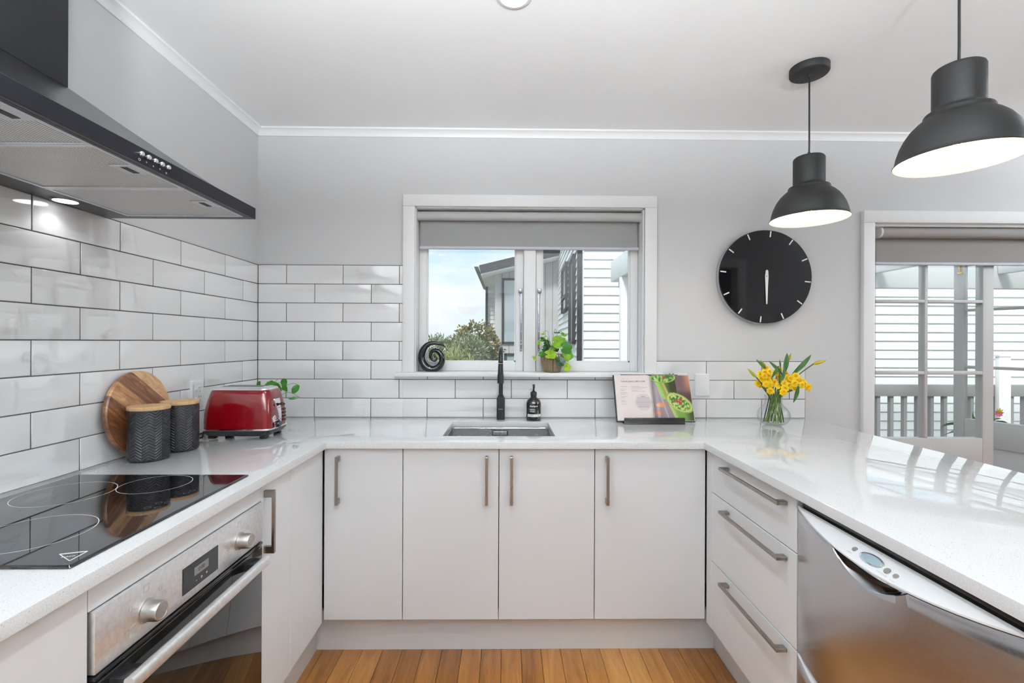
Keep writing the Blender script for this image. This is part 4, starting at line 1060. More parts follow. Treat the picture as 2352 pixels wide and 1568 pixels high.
# ================================================================== POTTED PENNYWORT ON THE SILL
PX, PY = .2495, 2.548
pt = thing('potted_plant', 'bright green round-leaved plant in a fluted bronze pot on the sill', 'plant', (PX, PY, ZS))
fl_ = lambda a, z: 1 - .10 * (1 - abs(sin(10 * a))) ** 2
g = G(); g.lathe([(.040, 0), (.0445, .002), (.0475, .010), (.0560, .035), (.0620, .062), (.0640, .085), (.0615, .099), (.0590, .1000), (.0575, .097), (.0570, .088)], 132, (PX, PY, ZS + .0003), fl_); g.build('pot', M['terracotta'], pt, True, 70)
g = G(); g.lathe([(.0572, .0885), (0, .090)], 24, (PX, PY, ZS)); g.build('soil', M['soil'], pt)
def pl(x, y, yy): return at(1200 + x * .19776, 560 + y * .19776, yy)
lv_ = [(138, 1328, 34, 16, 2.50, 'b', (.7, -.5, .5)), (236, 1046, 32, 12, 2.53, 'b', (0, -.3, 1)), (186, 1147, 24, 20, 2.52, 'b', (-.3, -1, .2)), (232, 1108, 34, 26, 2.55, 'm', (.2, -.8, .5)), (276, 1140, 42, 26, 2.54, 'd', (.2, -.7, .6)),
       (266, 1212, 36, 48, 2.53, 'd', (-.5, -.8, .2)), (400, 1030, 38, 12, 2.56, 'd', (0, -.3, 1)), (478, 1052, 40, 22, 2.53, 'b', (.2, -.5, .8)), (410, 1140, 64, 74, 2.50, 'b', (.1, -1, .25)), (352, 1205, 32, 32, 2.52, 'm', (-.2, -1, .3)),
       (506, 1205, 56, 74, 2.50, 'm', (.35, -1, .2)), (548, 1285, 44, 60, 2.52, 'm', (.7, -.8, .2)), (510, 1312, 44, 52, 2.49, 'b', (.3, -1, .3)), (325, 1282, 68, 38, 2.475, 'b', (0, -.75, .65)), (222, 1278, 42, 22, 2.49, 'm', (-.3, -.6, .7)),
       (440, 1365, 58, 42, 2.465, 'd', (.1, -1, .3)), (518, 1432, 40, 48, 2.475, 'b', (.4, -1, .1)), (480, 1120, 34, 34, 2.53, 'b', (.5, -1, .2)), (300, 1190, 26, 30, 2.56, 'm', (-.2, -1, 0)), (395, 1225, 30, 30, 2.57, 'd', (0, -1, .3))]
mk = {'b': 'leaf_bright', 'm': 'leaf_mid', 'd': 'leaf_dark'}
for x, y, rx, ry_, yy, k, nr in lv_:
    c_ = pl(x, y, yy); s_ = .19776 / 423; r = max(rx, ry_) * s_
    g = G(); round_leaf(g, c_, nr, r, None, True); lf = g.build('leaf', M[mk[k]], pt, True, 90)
    base = Vector((PX + random.uniform(-.025, .025), PY + random.uniform(-.025, .025), ZS + .088))
    top_ = Vector((PX + (c_.x - PX) * .45, PY + (c_.y - PY) * .5, max(c_.z, ZS + .13) + .012))
    pts = [base.lerp(top_, i / 5) + Vector((0, 0, 0)) for i in range(5)] + [top_.lerp(c_, i / 5) + Vector((0, 0, .012 * sin(pi * i / 5))) for i in range(6)]
    g = G(); g.tube(pts, .0011, 5); g.build('leaf_stem', M['stem'], lf)

# ================================================================== PLANT BEHIND THE TOASTER
CX_, CY_ = -1.205, 2.385
cpn = thing('potted_plant', 'dark green leafy plant behind the red toaster in the corner', 'plant', (CX_, CY_, .9))
g = G(); g.lathe([(0, .0004), (.034, .0004), (.040, .002), (.046, .10), (.047, .104), (.044, .104), (.042, .094), (0, .092)], 32, (CX_, CY_, .9)); g.build('pot', M['white_plastic'], cpn)
def cpx(x, y, yy): return at(560 + x * .1276, 820 + y * .1276, yy)
for bx_, by_, tx_, ty_, w_, yy in ((255, 545, 298, 428, .012, 2.36), (225, 528, 190, 515, .007, 2.35), (360, 540, 640, 480, .021, 2.34), (420, 470, 640, 500, .014, 2.38), (520, 520, 680, 610, .022, 2.30), (690, 395, 770, 510, .017, 2.34),
                              (700, 470, 785, 625, .012, 2.35), (985, 500, 870, 662, .018, 2.34), (1000, 722, 800, 758, .007, 2.31), (450, 455, 560, 470, .012, 2.36), (540, 545, 600, 600, .014, 2.28), (700, 520, 730, 600, .010, 2.37)):
    b_, t_ = cpx(bx_, by_, yy), cpx(tx_, ty_, yy - .015)
    g = G(); blade(g, b_, t_, w_, (0, -1, .25), .08, 7, .2); lf = g.build('leaf', M['leaf_corner'], cpn, True, 90)
    o_ = Vector((CX_ + random.uniform(-.02, .02), CY_ + random.uniform(-.02, .02), .992)); md = o_.lerp(b_, .6) + Vector((0, 0, .035))
    g = G(); g.tube([o_.lerp(md, i / 5) for i in range(5)] + [md.lerp(b_, i / 5) + Vector((0, 0, .008 * sin(pi * i / 5))) for i in range(6)], .0011, 5); g.build('leaf_stem', M['stem'], lf)

# ================================================================== KITCHEN TAP
fx_, fy_ = -.0268, 2.462
fa = thing('kitchen_tap', 'black gooseneck kitchen tap standing behind the sink', 'tap', (fx_, fy_, .9))
g = G(); g.loft([[Vector((fx_ + a, fy_ + b, z)) for a, b in rrect(hx, hy, .010, 5)] for hx, hy, z in ((.0215, .0215, .9003), (.0215, .0215, 1.012), (.0205, .0205, 1.016), (.0165, .0165, 1.0175))]); g.build('body', M['black_satin'], fa)
g = G(); lev = [(-.0165, .945), (-.0160, 1.018)] + [(-.0160 + .0160 * (1 - cos(pi * i / 10)), 1.022 + .013 * sin(pi * i / 10)) for i in range(1, 10)] + [(.0160, 1.018), (.0165, .945)]
g.prism([Vector((fx_ + a, fy_ - .030, b)) for a, b in lev], (0, .008, 0)); lv2 = g.build('lever', M['black_matte'], fa)
text('Methven', .0066, Matrix.Translation((fx_, fy_ - .0303, .957)) @ RX, 'tap_lettering', M['white_print'], lv2)
rad_ = .085; zc_ = 1.186
arc = [(fx_, fy_, 1.0)] + [(fx_, fy_, 1.0 + i * .0372) for i in range(1, 6)] + [(fx_, fy_ - rad_ * (1 - cos(pi * i / 14)), zc_ + rad_ * sin(pi * i / 14)) for i in range(1, 14)]
g = G(); g.tube(arc, .0112, 16); g.build('spout', M['black_satin'], fa)
ye = fy_ - 2 * rad_
g = G(); g.tube([(fx_, ye, 1.20), (fx_, ye, 1.185), (fx_, ye, 1.165), (fx_, ye, 1.145), (fx_, ye, 1.1435), (fx_, ye, 1.105), (fx_, ye, 1.1035)], [.0112, .0120, .0128, .0135, .0152, .0160, .0148], 24); g.build('spray_head', M['black_matte'], fa)
g = G(); g.tube([(fx_, ye, 1.2025), (fx_, ye, 1.1995)], .0119, 20); g.build('collar_ring', M['chrome'], fa)

# ================================================================== SOAP BOTTLE
bx_, by_ = .1435, 2.437
so = thing('soap_bottle', 'black pump bottle of hand wash beside the tap', 'bottle', (bx_, by_, .9))
g = G(); g.lathe([(0, .0006), (.034, .0006), (.0375, .003), (.0390, .010), (.0390, .083), (.0380, .092), (.0335, .103), (.0255, .112), (.0180, .1175), (.0150, .1215), (.0150, .126), (0, .126)], 48, (bx_, by_, .9)); g.build('bottle_body', M['amber'], so)
g = G(); g.lathe([(0, .1265), (.0160, .1265), (.0165, .128), (.0165, .144), (.0150, .1465), (.0090, .148), (.0075, .150), (.0075, .1535), (.0045, .154), (.0042, .176), (0, .176)], 28, (bx_, by_, .9)); pu = g.build('pump_collar', M['black_matte'], so)
g = G(); g.tube([(bx_, by_ + .008, .9 + .180), (bx_, by_ - .010, .9 + .181), (bx_, by_ - .036, .9 + .178), (bx_, by_ - .041, .9 + .168)], [.0060, .0070, .0048, .0038], 12); g.build('pump_spout', M['black_matte'], pu)
def wrap(r, ang0, z0):
    def f(co):
        a = ang0 + co.x / r; return Vector((bx_ + (r + co.z) * sin(a), by_ - (r + co.z) * cos(a), z0 + co.y))
    return f
text('thankyou', .0115, None, 'bottle_lettering', M['white_print'], so, 'LEFT', .0002, wrap(.0392, -.57, .977), .0003)
text('HAND', .0095, None, 'bottle_lettering', M['white_print'], so, 'LEFT', .0002, wrap(.0392, -.57, .9585), .0002)
text('WASH', .0095, None, 'bottle_lettering', M['white_print'], so, 'LEFT', .0002, wrap(.0392, -.57, .9490), .0002)
g = G(); n = 24
g.loft([[Vector((bx_ + .0394 * sin(a), by_ - .0394 * cos(a), z)) for a in [-.95 + 2.1 * i / n for i in range(n + 1)]] for z in (.922, .936)], False, False, False); lb = g.build('label_band', M['white_print'], so)
text('cardamom', .005, None, 'label_lettering', M['pale_print'], lb, 'LEFT', .0001, wrap(.0396, -.6, .931))

# ================================================================== COOKBOOK ON STAND
GXb, GYb, GZb = .748, 2.352, .9085
Ls = .238; vd = Vector((0, .088, .222)).normalized(); nd = Vector((0, -vd.z, vd.y)); ud = Vector((1, 0, 0))
bkO = Vector((GXb, GYb, GZb))
def bk(u, v, w): return bkO + ud * u + vd * v + nd * w
def page_w(u):   # page surface height above the cover
    a = abs(u); s = min(1, a / .030); return .0035 + .0165 * (sin(s * pi / 2)) ** .8 - max(0, a - .03) * (.045 if u < 0 else .035)
book = thing('cookbook', 'open cookbook with a green smoothie photo leaning on a black stand', 'book', (GXb, GYb, .9))
UL, UR = -.187, .1995
def block(u0, u1, name):
    n = 20; us = [u0 + (u1 - u0) * i / n for i in range(n + 1)]
    g = G(); lo_ = [(u, .001) for u in us]; hi_ = [(u, page_w(u)) for u in reversed(us)]
    g.loft([[bk(u, v, w) for u, w in lo_ + hi_] for v in (.001, Ls)]); return g.build(name, M['page_edge'], book, True, 40)
block(UL, -.0008, 'page_block'); block(.0008, UR, 'page_block')
g = G(); g.loft([[bk(u, v, w) for u, w in ((UL - .006, -.003), (UR + .006, -.003), (UR + .006, .0006), (UL - .006, .0006))] for v in (-.003, Ls + .004)]); g.build('cover', M['black_matte'], book)
def printed(name, u0, u1, fn, mt, nu, nv):
    me = bpy.data.meshes.new(name); V, F, C_ = [], [], []
    for j in range(nv + 1):
        for i in range(nu + 1):
            u = u0 + (u1 - u0) * i / nu; v = .0015 + (Ls - .002) * j / nv
            V.append(bk(u, v, page_w(u) + .0004)); C_.append(fn(i / nu, j / nv))
    for j in range(nv):
        for i in range(nu):
            a = j * (nu + 1) + i; F.append((a, a + 1, a + nu + 2, a + nu + 1))
    me.from_pydata(V, [], F); ca = me.color_attributes.new('Col', 'FLOAT_COLOR', 'POINT')
    ca.data.foreach_set('color', [x for c in C_ for x in (*[.85 * (.80 * q + .20 * sum(c) / 3) for q in c], 1.0)] if name == 'photo_page' else [x for c in C_ for x in (*c, 1.0)])
    me.polygons.foreach_set('use_smooth', [True] * len(F)); me.materials.append(mt)
    return put(bpy.data.objects.new(name, me), book)
def mixc(a, b, t): t = max(0, min(1, t)); return tuple(x + (y - x) * t for x, y in zip(a, b))
def lin(r, g_, b): return tuple(((c / 255) / 12.92 if c / 255 <= .04045 else ((c / 255 + .055) / 1.055) ** 2.4) for c in (r, g_, b))
from mathutils import noise as _mn
def sm(e0, e1, x): t = max(0, min(1, (x - e0) / (e1 - e0))); return t * t * (3 - 2 * t)
def smoothie(u, v):
    # table
    c = mixc(lin(84, 80, 100), lin(140, 125, 130), .5 + .5 * sin(3 * u + 2 * v))
    c = mixc(c, lin(105, 78, 80), sm(.45, .75, u) * sm(.35, .6, v)); c = mixc(c, lin(190, 120, 78), sm(.78, 1.02, u) * sm(.5, .95, v)); c = mixc(c, lin(70, 50, 48), sm(.55, .7, u) * sm(.70, .55, v))
    # glass sheen on the table
    d = abs((v - .72) + 3.4 * (u - .14)); c = mixc(c, lin(190, 180, 205), .55 * sm(.10, .02, d) * sm(.80, .6, v))
    # bright diagonal streak
    d = abs((v - .70) + 2.5 * (u - .33)); c = mixc(c, lin(205, 160, 85), sm(.16, .03, d) * sm(.36, .45, v))
    # almonds
    if ((u - .17) / .12) ** 2 + ((v - .335) / .045) ** 2 < 1: c = lin(214, 126, 45)
    if ((u - .10) / .11) ** 2 + ((v - .155) / .035) ** 2 < 1: c = lin(190, 95, 40)
    # upper glass: body
    l_, r_ = .04 + (.93 - v) * .45, .62 + (.93 - v) * .05
    if .46 < v < .93 and l_ < u < r_ and not (v < .56 and u > .40):
        k = (u - l_) / (r_ - l_); c = mixc(lin(140, 185, 50), lin(60, 95, 25), sm(.05, .45, k)); c = mixc(c, lin(46, 50, 24), sm(.45, .7, k))
        d = abs((v - .70) + 2.5 * (u - .33)); c = mixc(c, lin(200, 170, 80), .7 * sm(.14, .03, d))
    q = ((u - .30) / .335) ** 2 + ((v - .955) / .125) ** 2
    if q < 1:
        nz = _mn.noise(Vector((u * 16, v * 13, 1))); c = mixc(lin(40, 95, 30), lin(150, 190, 70), sm(-.3, .4, nz)); c = mixc(c, lin(176, 192, 84), sm(.72, .95, q))
        if ((u - .33) / .035) ** 2 + ((v - .95) / .045) ** 2 < 1: c = lin(160, 30, 40)
    elif q < 1.14 and v < .96: c = lin(70, 90, 50)
    # lower glass: body
    if v < .40:
        l_, r_ = .36 + (.40 - v) * .42, 1.02
        if u > l_: k = (u - l_) / (r_ - l_); c = mixc(lin(175, 200, 90), lin(105, 150, 50), sm(0, .25, k)); c = mixc(c, lin(60, 70, 38), sm(.45, .85, k))
    cu, cv = u - .665, v - .385; rot = .42; uu, vv_ = cu * cos(rot) * 1 - cv * sin(rot) * 1.15, cu * sin(rot) + cv * cos(rot)
    q = (uu / .355) ** 2 + (vv_ / .175) ** 2
    if q < 1:
        nz = _mn.noise(Vector((u * 20, v * 18, 4))) + .4 * _mn.noise(Vector((u * 50, v * 44, 7)))
        c = mixc(lin(44, 92, 34), lin(178, 206, 92), sm(-.3, .45, nz)); c = mixc(c, lin(176, 190, 80), sm(.55, .8, q)); c = mixc(c, lin(236, 236, 214), sm(.1, .22, u - .72) * sm(.0, .12, v - .36) * sm(.9, .6, q))
        for a, b in ((.60, .425), (.70, .455), (.69, .375)):
            if ((u - a) / .042) ** 2 + ((v - b) / .034) ** 2 < 1: c = lin(176, 24, 34)
    elif q < 1.16: c = lin(150, 172, 92) if q > 1.06 else lin(52, 66, 36)
    return c
def recipe(u, v):
    c = lin(214, 203, 198)
    uu, vv_ = (u - .735) * .187, (v - .395) * Ls
    if uu * uu + vv_ * vv_ < .0445 ** 2:
        c = lin(196, 186, 186)
        if -.030 < vv_ < .024 and abs(uu) < sqrt(max(0, .040 ** 2 - vv_ * vv_)) - .003 and (vv_ * 1000 / 3.4) % 1 < .42: c = lin(150, 142, 143)
        if .028 < vv_ < .0305 and abs(uu) < .010: c = lin(110, 105, 105)
    if .12 < u < .34 and .34 < v < .76:
        r = int(v * 46); 
        if (v * 46) % 1 < .36 and r % 4 != 1 and u < .24 + .10 * ((r * 37) % 10) / 10: c = lin(158, 150, 149)
    if .44 < u < .92 and .62 < v < .76:
        r = int(v * 46)
        if (v * 46) % 1 < .30 and u < .60 + .32 * ((r * 53) % 10) / 10: c = lin(160, 152, 151)
    return c
printed('photo_page', .0022, UR - .002, smoothie, M['vcol'], 110, 140)
printed('recipe_page', UL + .002, -.0022, recipe, M['vcol_matte'], 120, 220)
def on_page(u0, v0):
    def f(co): u = u0 + co.x; return bk(u, v0 + co.y, page_w(u) + .0006 + co.z)
    return f
text('THE BIG BANG SMOOTHIE', .0104, None, 'recipe_title', M['grey_print'], book, 'LEFT', .0001, on_page(UL + .030, Ls * .855), .00028)
text('SERVES 1 / EASY', .0050, None, 'recipe_title', M['pale_print'], book, 'LEFT', .0001, on_page(UL + .038, Ls * .915))
st = thing('book_stand', 'black metal stand holding the open cookbook', 'book stand', (.75, 2.36, .9))
g = G(); g.loft([[bk(u, v, w) for u, w in ((-.150, -.0065), (.150, -.0065), (.150, -.0035), (-.150, -.0035))] for v in (-.003, Ls + .010)]); g.build('back_plate', M['black_satin'], st)
M['stand_lip'] = mat('stand_lip', (.012, .011, .010), .22, .0, spec=.8); _t = NT(M['stand_lip']); _t.bump(_t.noise(_t.coord(), 150, 2), .25, .002)
q0, q1 = at(1433, 960, 2.318), at(1573, 960, 2.318)
g = G(); g.box(q0.x, q1.x, 2.312, 2.352, .9004, .9046, .001); g.box(q0.x, q1.x, 2.312, 2.3165, .9046, .9335, .0015); g.build('front_ledge', M['stand_lip'], st)
g = G(); g.tube([bk(0, .16, -.0065), (GXb, GYb + .11, .9035)], .003, 8); g.build('prop_leg', M['black_satin'], st)
g = G()
for s in (-1, 1):
    c_ = bk(.118 + s * .007, Ls + .010, -.004); g.tube([c_, c_ + vd * .006 + ud * s * .001, c_ + vd * .008 + ud * s * .004, c_ + vd * .004 + ud * s * .006], .0012, 6)
g.build('finial', M['black_satin'], st)

# ================================================================== VASE AND FLOWERS
VX, VY = 1.333, 2.322
g = G(); vp = [(0, .0006), (.034, .0006), (.046, .003), (.060, .012), (.0705, .028), (.0742, .045), (.0715, .062), (.0625, .078), (.0500, .090), (.0415, .099), (.0378, .110), (.0378, .122), (.0395, .137), (.0418, .148)]
g.lathe(vp, 64, (VX, VY, .9))
tag(g.build('glass_vase', M['vase'], None, True, 60), 'round clear glass vase of yellow flowers on the counter', 'vase')
def vz(x, y, yy): return at(1690 + x * .12757, 790 + y * .12757, yy)
def stem_path(tip, bx, by, n=10):
    """from the vase floor up through the neck to tip"""
    neck = Vector((VX + max(-.027, min(.027, (tip.x - VX) * .30)), VY + max(-.024, min(.024, (tip.y - VY) * .3)), 1.030))
    b_ = Vector((VX + bx, VY + by, .9115)); p = []
    for i in range(n + 1):
        u = i / n; p.append(b_.lerp(neck, u) + Vector((0, 0, 0)))
    dirn = (neck - b_).normalized(); ln = (tip - neck).length
    for i in range(1, n + 1):
        u = i / n; h = (1 - u); a = neck + dirn * (ln * .55 * u); p.append(a.lerp(neck.lerp(tip, u), u ** .7) if u < 1 else tip)
    return p
# daffodil bloom as shared meshes
def bloom_mesh():
    g = G()
    for k in range(6):
        a = 2 * pi * k / 6; d = Vector((cos(a), sin(a), 0)); s = Vector((-sin(a), cos(a), 0)); z = Vector((0, 0, 1)); off = .0006 if k % 2 else 0
        rows = []
        for u, w, h in ((.10, .18, 0), (.35, .46, .05), (.62, .52, .07), (.84, .36, .02), (1.0, .05, -.05)):
            rows.append([d * (.0155 * u) + s * (.0155 * w * q) + z * (.0155 * (h - .12 * abs(q)) + off) for q in (-1, 0, 1)])
        g.loft(rows, False, False, False)
    me = g.build('bloom', M['petal'], None, True, 80); d1 = me.data; bpy.data.objects.remove(me)
    g = G(); g.lathe([(.0018, -.001), (.0034, .0012), (.0043, .0036), (.0052, .0048), (.0044, .0045), (.0028, .0018), (0, .0010)], 14, (0, 0, 0), lambda a, z: 1 + (.10 * cos(6 * a) if z > .004 else 0))
    me = g.build('bloom', M['corona'], None, True, 60); d2 = me.data; bpy.data.objects.remove(me)
    return d1, d2
bl1, bl2 = bloom_mesh()
clusters = [  # (label bits, blooms [(x,y,depth,tilt)])
    ('upper left of the bunch', [(545, 435, 2.33), (525, 515, 2.31), (610, 495, 2.295), (520, 570, 2.30), (590, 570, 2.30)]),
    ('outer left edge of the bunch', [(445, 540, 2.33), (462, 620, 2.31), (400, 705, 2.33), (440, 725, 2.34)]),
    ('left middle of the bunch', [(585, 645, 2.30), (545, 722, 2.29), (628, 735, 2.285), (650, 665, 2.31)]),
    ('low left over the vase rim', [(622, 845, 2.275), (700, 680, 2.30), (760, 752, 2.275)]),
    ('centre behind the tall leaf', [(780, 450, 2.35), (725, 515, 2.35), (905, 535, 2.345), (795, 610, 2.35)]),
    ('low centre over the vase rim', [(878, 705, 2.28), (885, 800, 2.272), (860, 865, 2.265), (925, 690, 2.30)]),
    ('right of centre of the bunch', [(995, 618, 2.30), (935, 600, 2.32), (965, 750, 2.285), (1065, 705, 2.28), (1055, 775, 2.285)]),
    ('upper right of the bunch', [(1080, 572, 2.30), (1115, 640, 2.30), (1170, 660, 2.30), (1195, 735, 2.285)]),
    ('outer right edge of the bunch', [(1310, 775, 2.30), (1235, 720, 2.31), (1205, 665, 2.33)])]
for i, (where, bls) in enumerate(clusters):
    pts = [vz(x, y, d) for x, y, d in bls]; cen = sum(pts, Vector()) / len(pts); node = cen + Vector(((VX - cen.x) * .25, .018, -.030))
    f = thing('daffodil', 'stem of small yellow daffodils at the ' + where, 'flower', (VX, VY, .91), 'yellow daffodils in the glass vase')
    an = 2 * pi * i / 9
    g = G(); g.tube(stem_path(node, .034 * cos(an) , .030 * sin(an)), .0030, 8); g.build('stem', M['stem'], f)
    for q in pts:
        nr = (Vector((q.x - cen.x, -.05, .012 + (q.z - cen.z) * .6)) * 1.0).normalized() if True else None
        nr = Vector((nr.x * .9 + random.uniform(-.15, .15), min(-.35, nr.y), nr.z + random.uniform(-.1, .1))).normalized()
        b1 = bpy.data.objects.new('bloom', bl1); rot = nr.to_track_quat('Z', 'Y').to_matrix().to_4x4() @ Matrix.Rotation(random.random() * 2, 4, 'Z')
        mw = Matrix.Translation(q) @ rot @ Matrix.Scale(random.uniform(1.1, 1.32), 4); b1.matrix_basis = mw; put(b1, f)
        b2 = bpy.data.objects.new('flower_cup', bl2); COL.objects.link(b2); b2.parent = b1
        g = G(); g.tube(curve_pts(node, q - nr * .001, .006, 6), .0011, 5); g.build('flower_stalk', M['stem'], b1)
def tulip(tip, base, w, mt, label, bx, by):
    f = thing('tulip', label, 'flower', (VX, VY, .91), 'closed tulips in the glass vase')
    tip, base = Vector(tip), Vector(base); g = G(); n = 14; ln = (tip - base).length
    g.tube([base.lerp(tip, u) for u in [i / n for i in range(n + 1)]], [max(.0006, w * (sin(pi * (u ** .72))) ** .75 * (1 - .25 * u) + .0012 * (1 - u)) for u in [i / n for i in range(n + 1)]], 12); g.build('bud', M[mt], f, True, 80)
    sp_ = stem_path(base, bx, by); g = G(); g.tube(sp_, .0028, 8); g.build('stem', M['stem_dark'], f)
    return f
tulip(vz(212, 436, 2.30), vz(368, 597, 2.30), .0082, 'tulip_g', 'closed green tulip bud drooping at the far left of the vase', -.045, .01)
tulip(vz(440, 288, 2.33), vz(525, 405, 2.33), .0070, 'tulip_g', 'short green tulip bud standing at the upper left of the vase', -.02, .03)
tulip(vz(995, 160, 2.33), vz(945, 300, 2.33), .0064, 'tulip_g', 'green tulip bud standing tallest above the flowers', .02, .03)
tulip(vz(935, 358, 2.345), vz(910, 445, 2.345), .0050, 'tulip_g', 'small green tulip bud half hidden behind the tall leaf', .01, .04)
tulip(vz(1640, 292, 2.30), vz(1400, 355, 2.30), .0084, 'tulip_y', 'yellow tulip bud reaching out to the right', .045, -.01)
for j, (bx_2, by_2, tx2, ty2, w, yy) in enumerate(((520, 440, 362, 272, .0065, 2.32), (845, 560, 590, 300, .0085, 2.325), (650, 600, 775, 385, .0075, 2.30), (800, 430, 788, 280, .0045, 2.34), (870, 520, 925, 158, .0125, 2.31), (850, 640, 870, 400, .0070, 2.29),
                                      (1010, 560, 1362, 185, .0115, 2.315), (1130, 755, 1033, 1062, .0110, 2.28), (790, 710, 845, 520, .0055, 2.275), (560, 830, 520, 740, .006, 2.29))):
    lb_ = ('slender dark leaf at the top left of the bouquet', 'long leaf leaning left across the bouquet', 'dark curled leaf among the left blooms', 'thin leaf tip standing in the middle', 'tallest broad leaf in the bouquet', 'leaf crossing in front of the tallest leaf',
           'broad leaf sweeping up to the right under the yellow tulip', 'leaf hanging down at the right of the vase neck', 'small leaf in the centre front', 'small dark leaf low on the left')[j]
    f = thing('tulip_leaf', lb_, 'leaf', (VX, VY, .91), 'tulip leaves in the glass vase')
    b_, t_ = vz(bx_2, by_2, yy), vz(tx2, ty2, yy + .01); g = G(); blade(g, b_, t_, w, (0, -1, .1), .06, 10, .25, .3); g.build('blade', M['tulip_leaf'], f, True, 90)
    an = j * .9
    g = G(); g.tube(stem_path(b_, .04 * cos(an), .035 * sin(an)), .0026, 7); g.build('stem', M['stem'], f)
# ================================================================== OUTDOORS: NEIGHBOURING HOUSE
nh = thing('neighbour_house', 'white weatherboard house with grey boarded gable beyond the windows', 'house', (1.5, 9, -.65))
def board_mesh(length, pitch=.150):
    """bevel-back weatherboard: along +x, face to -y, origin lower left"""
    g = G(); pr = [(-.030, 0), (-.004, pitch + .012), (.012, pitch + .012), (.012, 0)]
    g.loft([[Vector((x, a, b)) for a, b in pr] for x in (0, length)]); o = g.build('weatherboard', M['weatherboard'], None, False); me = o.data; bpy.data.objects.remove(o); return me
def boards(p0, p1, z0, z1, pitch=.150):
    p0, p1 = Vector((*p0, 0)), Vector((*p1, 0)); d = p1 - p0; me = board_mesh(d.length, pitch); a = math.atan2(d.y, d.x); z = z0
    while z < z1: inst('weatherboard', me, nh, (p0.x, p0.y, z), (0, 0, a)); z += pitch
NP1, NP2 = (1.285, 7.90), (1.56, 13.9)
boards(NP1, (10.5, 7.90), -.6, 3.6)
boards((NP2[0], NP2[1]), NP1, -.6, 4.4)
boards((-.70, 16.5), (-.28, 16.5), -.6, 3.6)
g = G(); g.box(1.30, 10.5, 7.92, 8.05, -.65, 3.6); g.build('wall_core', M['weatherboard'], nh, False)
g = G(); g.box(1.262, 1.30, 7.862, 7.90, -.6, 3.6, .004); g.build('corner_board', M['weatherboard'], nh)
# vertical board gable wall
lo0, lo1 = at(1104, 627, 13.3), at(1290, 584, 13.3)
def SOF(x): return lo0.z + (lo1.z - lo0.z) * (x - lo0.x) / (lo1.x - lo0.x) - .01
x = -.34
while x < 1.56:
    zt_ = SOF(x + .1); G().box(x, x + .207, 13.95, 13.98, -.6, zt_, .006, 1).build('gable_board', M['grey_board'], nh)
    x += .215
g = G(); g.prism([(-.34, 13.978, -.6), (1.6, 13.978, -.6), (1.6, 13.978, SOF(1.6) - .05), (-.34, 13.978, SOF(-.34) - .05)], (0, .1, 0)); g.build('gable_core', M['charcoal'], nh, False)
# roof, barge, soffit, gutter, downpipe
a0, a1 = at(1100, 612, 13.3), at(1290, 566.5, 13.3)
lo0, lo1 = at(1104, 627, 13.3), at(1290, 584, 13.3)
g = G(); g.prism([a0, a1, lo1, lo0], (0, .06, 0)); g.build('barge_board', M['charcoal'], nh)
dz = a1 - a0
g = G(); g.prism([a0 + Vector((0, .07, -.01)), a1 + Vector((0, .07, -.01)), a1 + Vector((0, .07, .05)), a0 + Vector((0, .07, .05))], (0, 5.0, 0)); g.build('roof', M['charcoal'], nh)
s0, s1 = lo0 + Vector((0, .06, .0)), lo1 + Vector((0, .06, 0))
g = G(); g.prism([s0, s1, s1 + Vector((0, 0, -.05)), s0 + Vector((0, 0, -.05))], (0, 4.5, 0)); g.build('soffit', M['out_white'], nh)
g = G(); g.prism([lo0 + Vector((-.02, 0, 0)), lo0 + Vector((-.14, 0, .06)), a0 + Vector((-.14, 0, 0)), a0 + Vector((-.02, 0, 0))], (0, 4.6, 0)); g.build('gutter', M['charcoal'], nh)
q = at(1118, 660, 16.3); g = G(); g.tube([(q.x, 16.3, q.z + .35), (q.x, 16.3, -.6)], .045, 8); g.build('downpipe', M['charcoal'], nh)
q0, q1 = at(1325.5, 560, 7.86), at(1336, 560, 7.86)
G().box(q0.x, q1.x, 7.80, 7.87, at(1330, 829, 7.86).z, 3.4, .006).build('downpipe', M['charcoal'], nh)
def window_xz(x0, x1, z0, z1, y, fw, parent, bars=()):
    g = G()
    for a, b, c_, d_ in ((x0, x0 + fw, z0, z1), (x1 - fw, x1, z0, z1), (x0, x1, z0, z0 + fw), (x0, x1, z1 - fw, z1)): g.box(a, b, y - .05, y, c_, d_)
    for zz in bars: g.box(x0, x1, y - .05, y, zz - fw / 2, zz + fw / 2)
    f = g.build('house_window', M['charcoal'], parent, False); G().box(x0 + fw, x1 - fw, y - .02, y - .012, z0 + fw, z1 - fw).build('window_pane', M['far_glass'], f, False); return f
wA, wB = at(1153, 639, 13.94), at(1240, 790, 13.94)
window_xz(wA.x, wB.x, wB.z, wA.z, 13.945, .065, nh)
wA, wB = at(1158, 811, 13.94), at(1240, 850, 13.94); window_xz(wA.x, wB.x, wB.z, wA.z, 13.945, .075, nh)
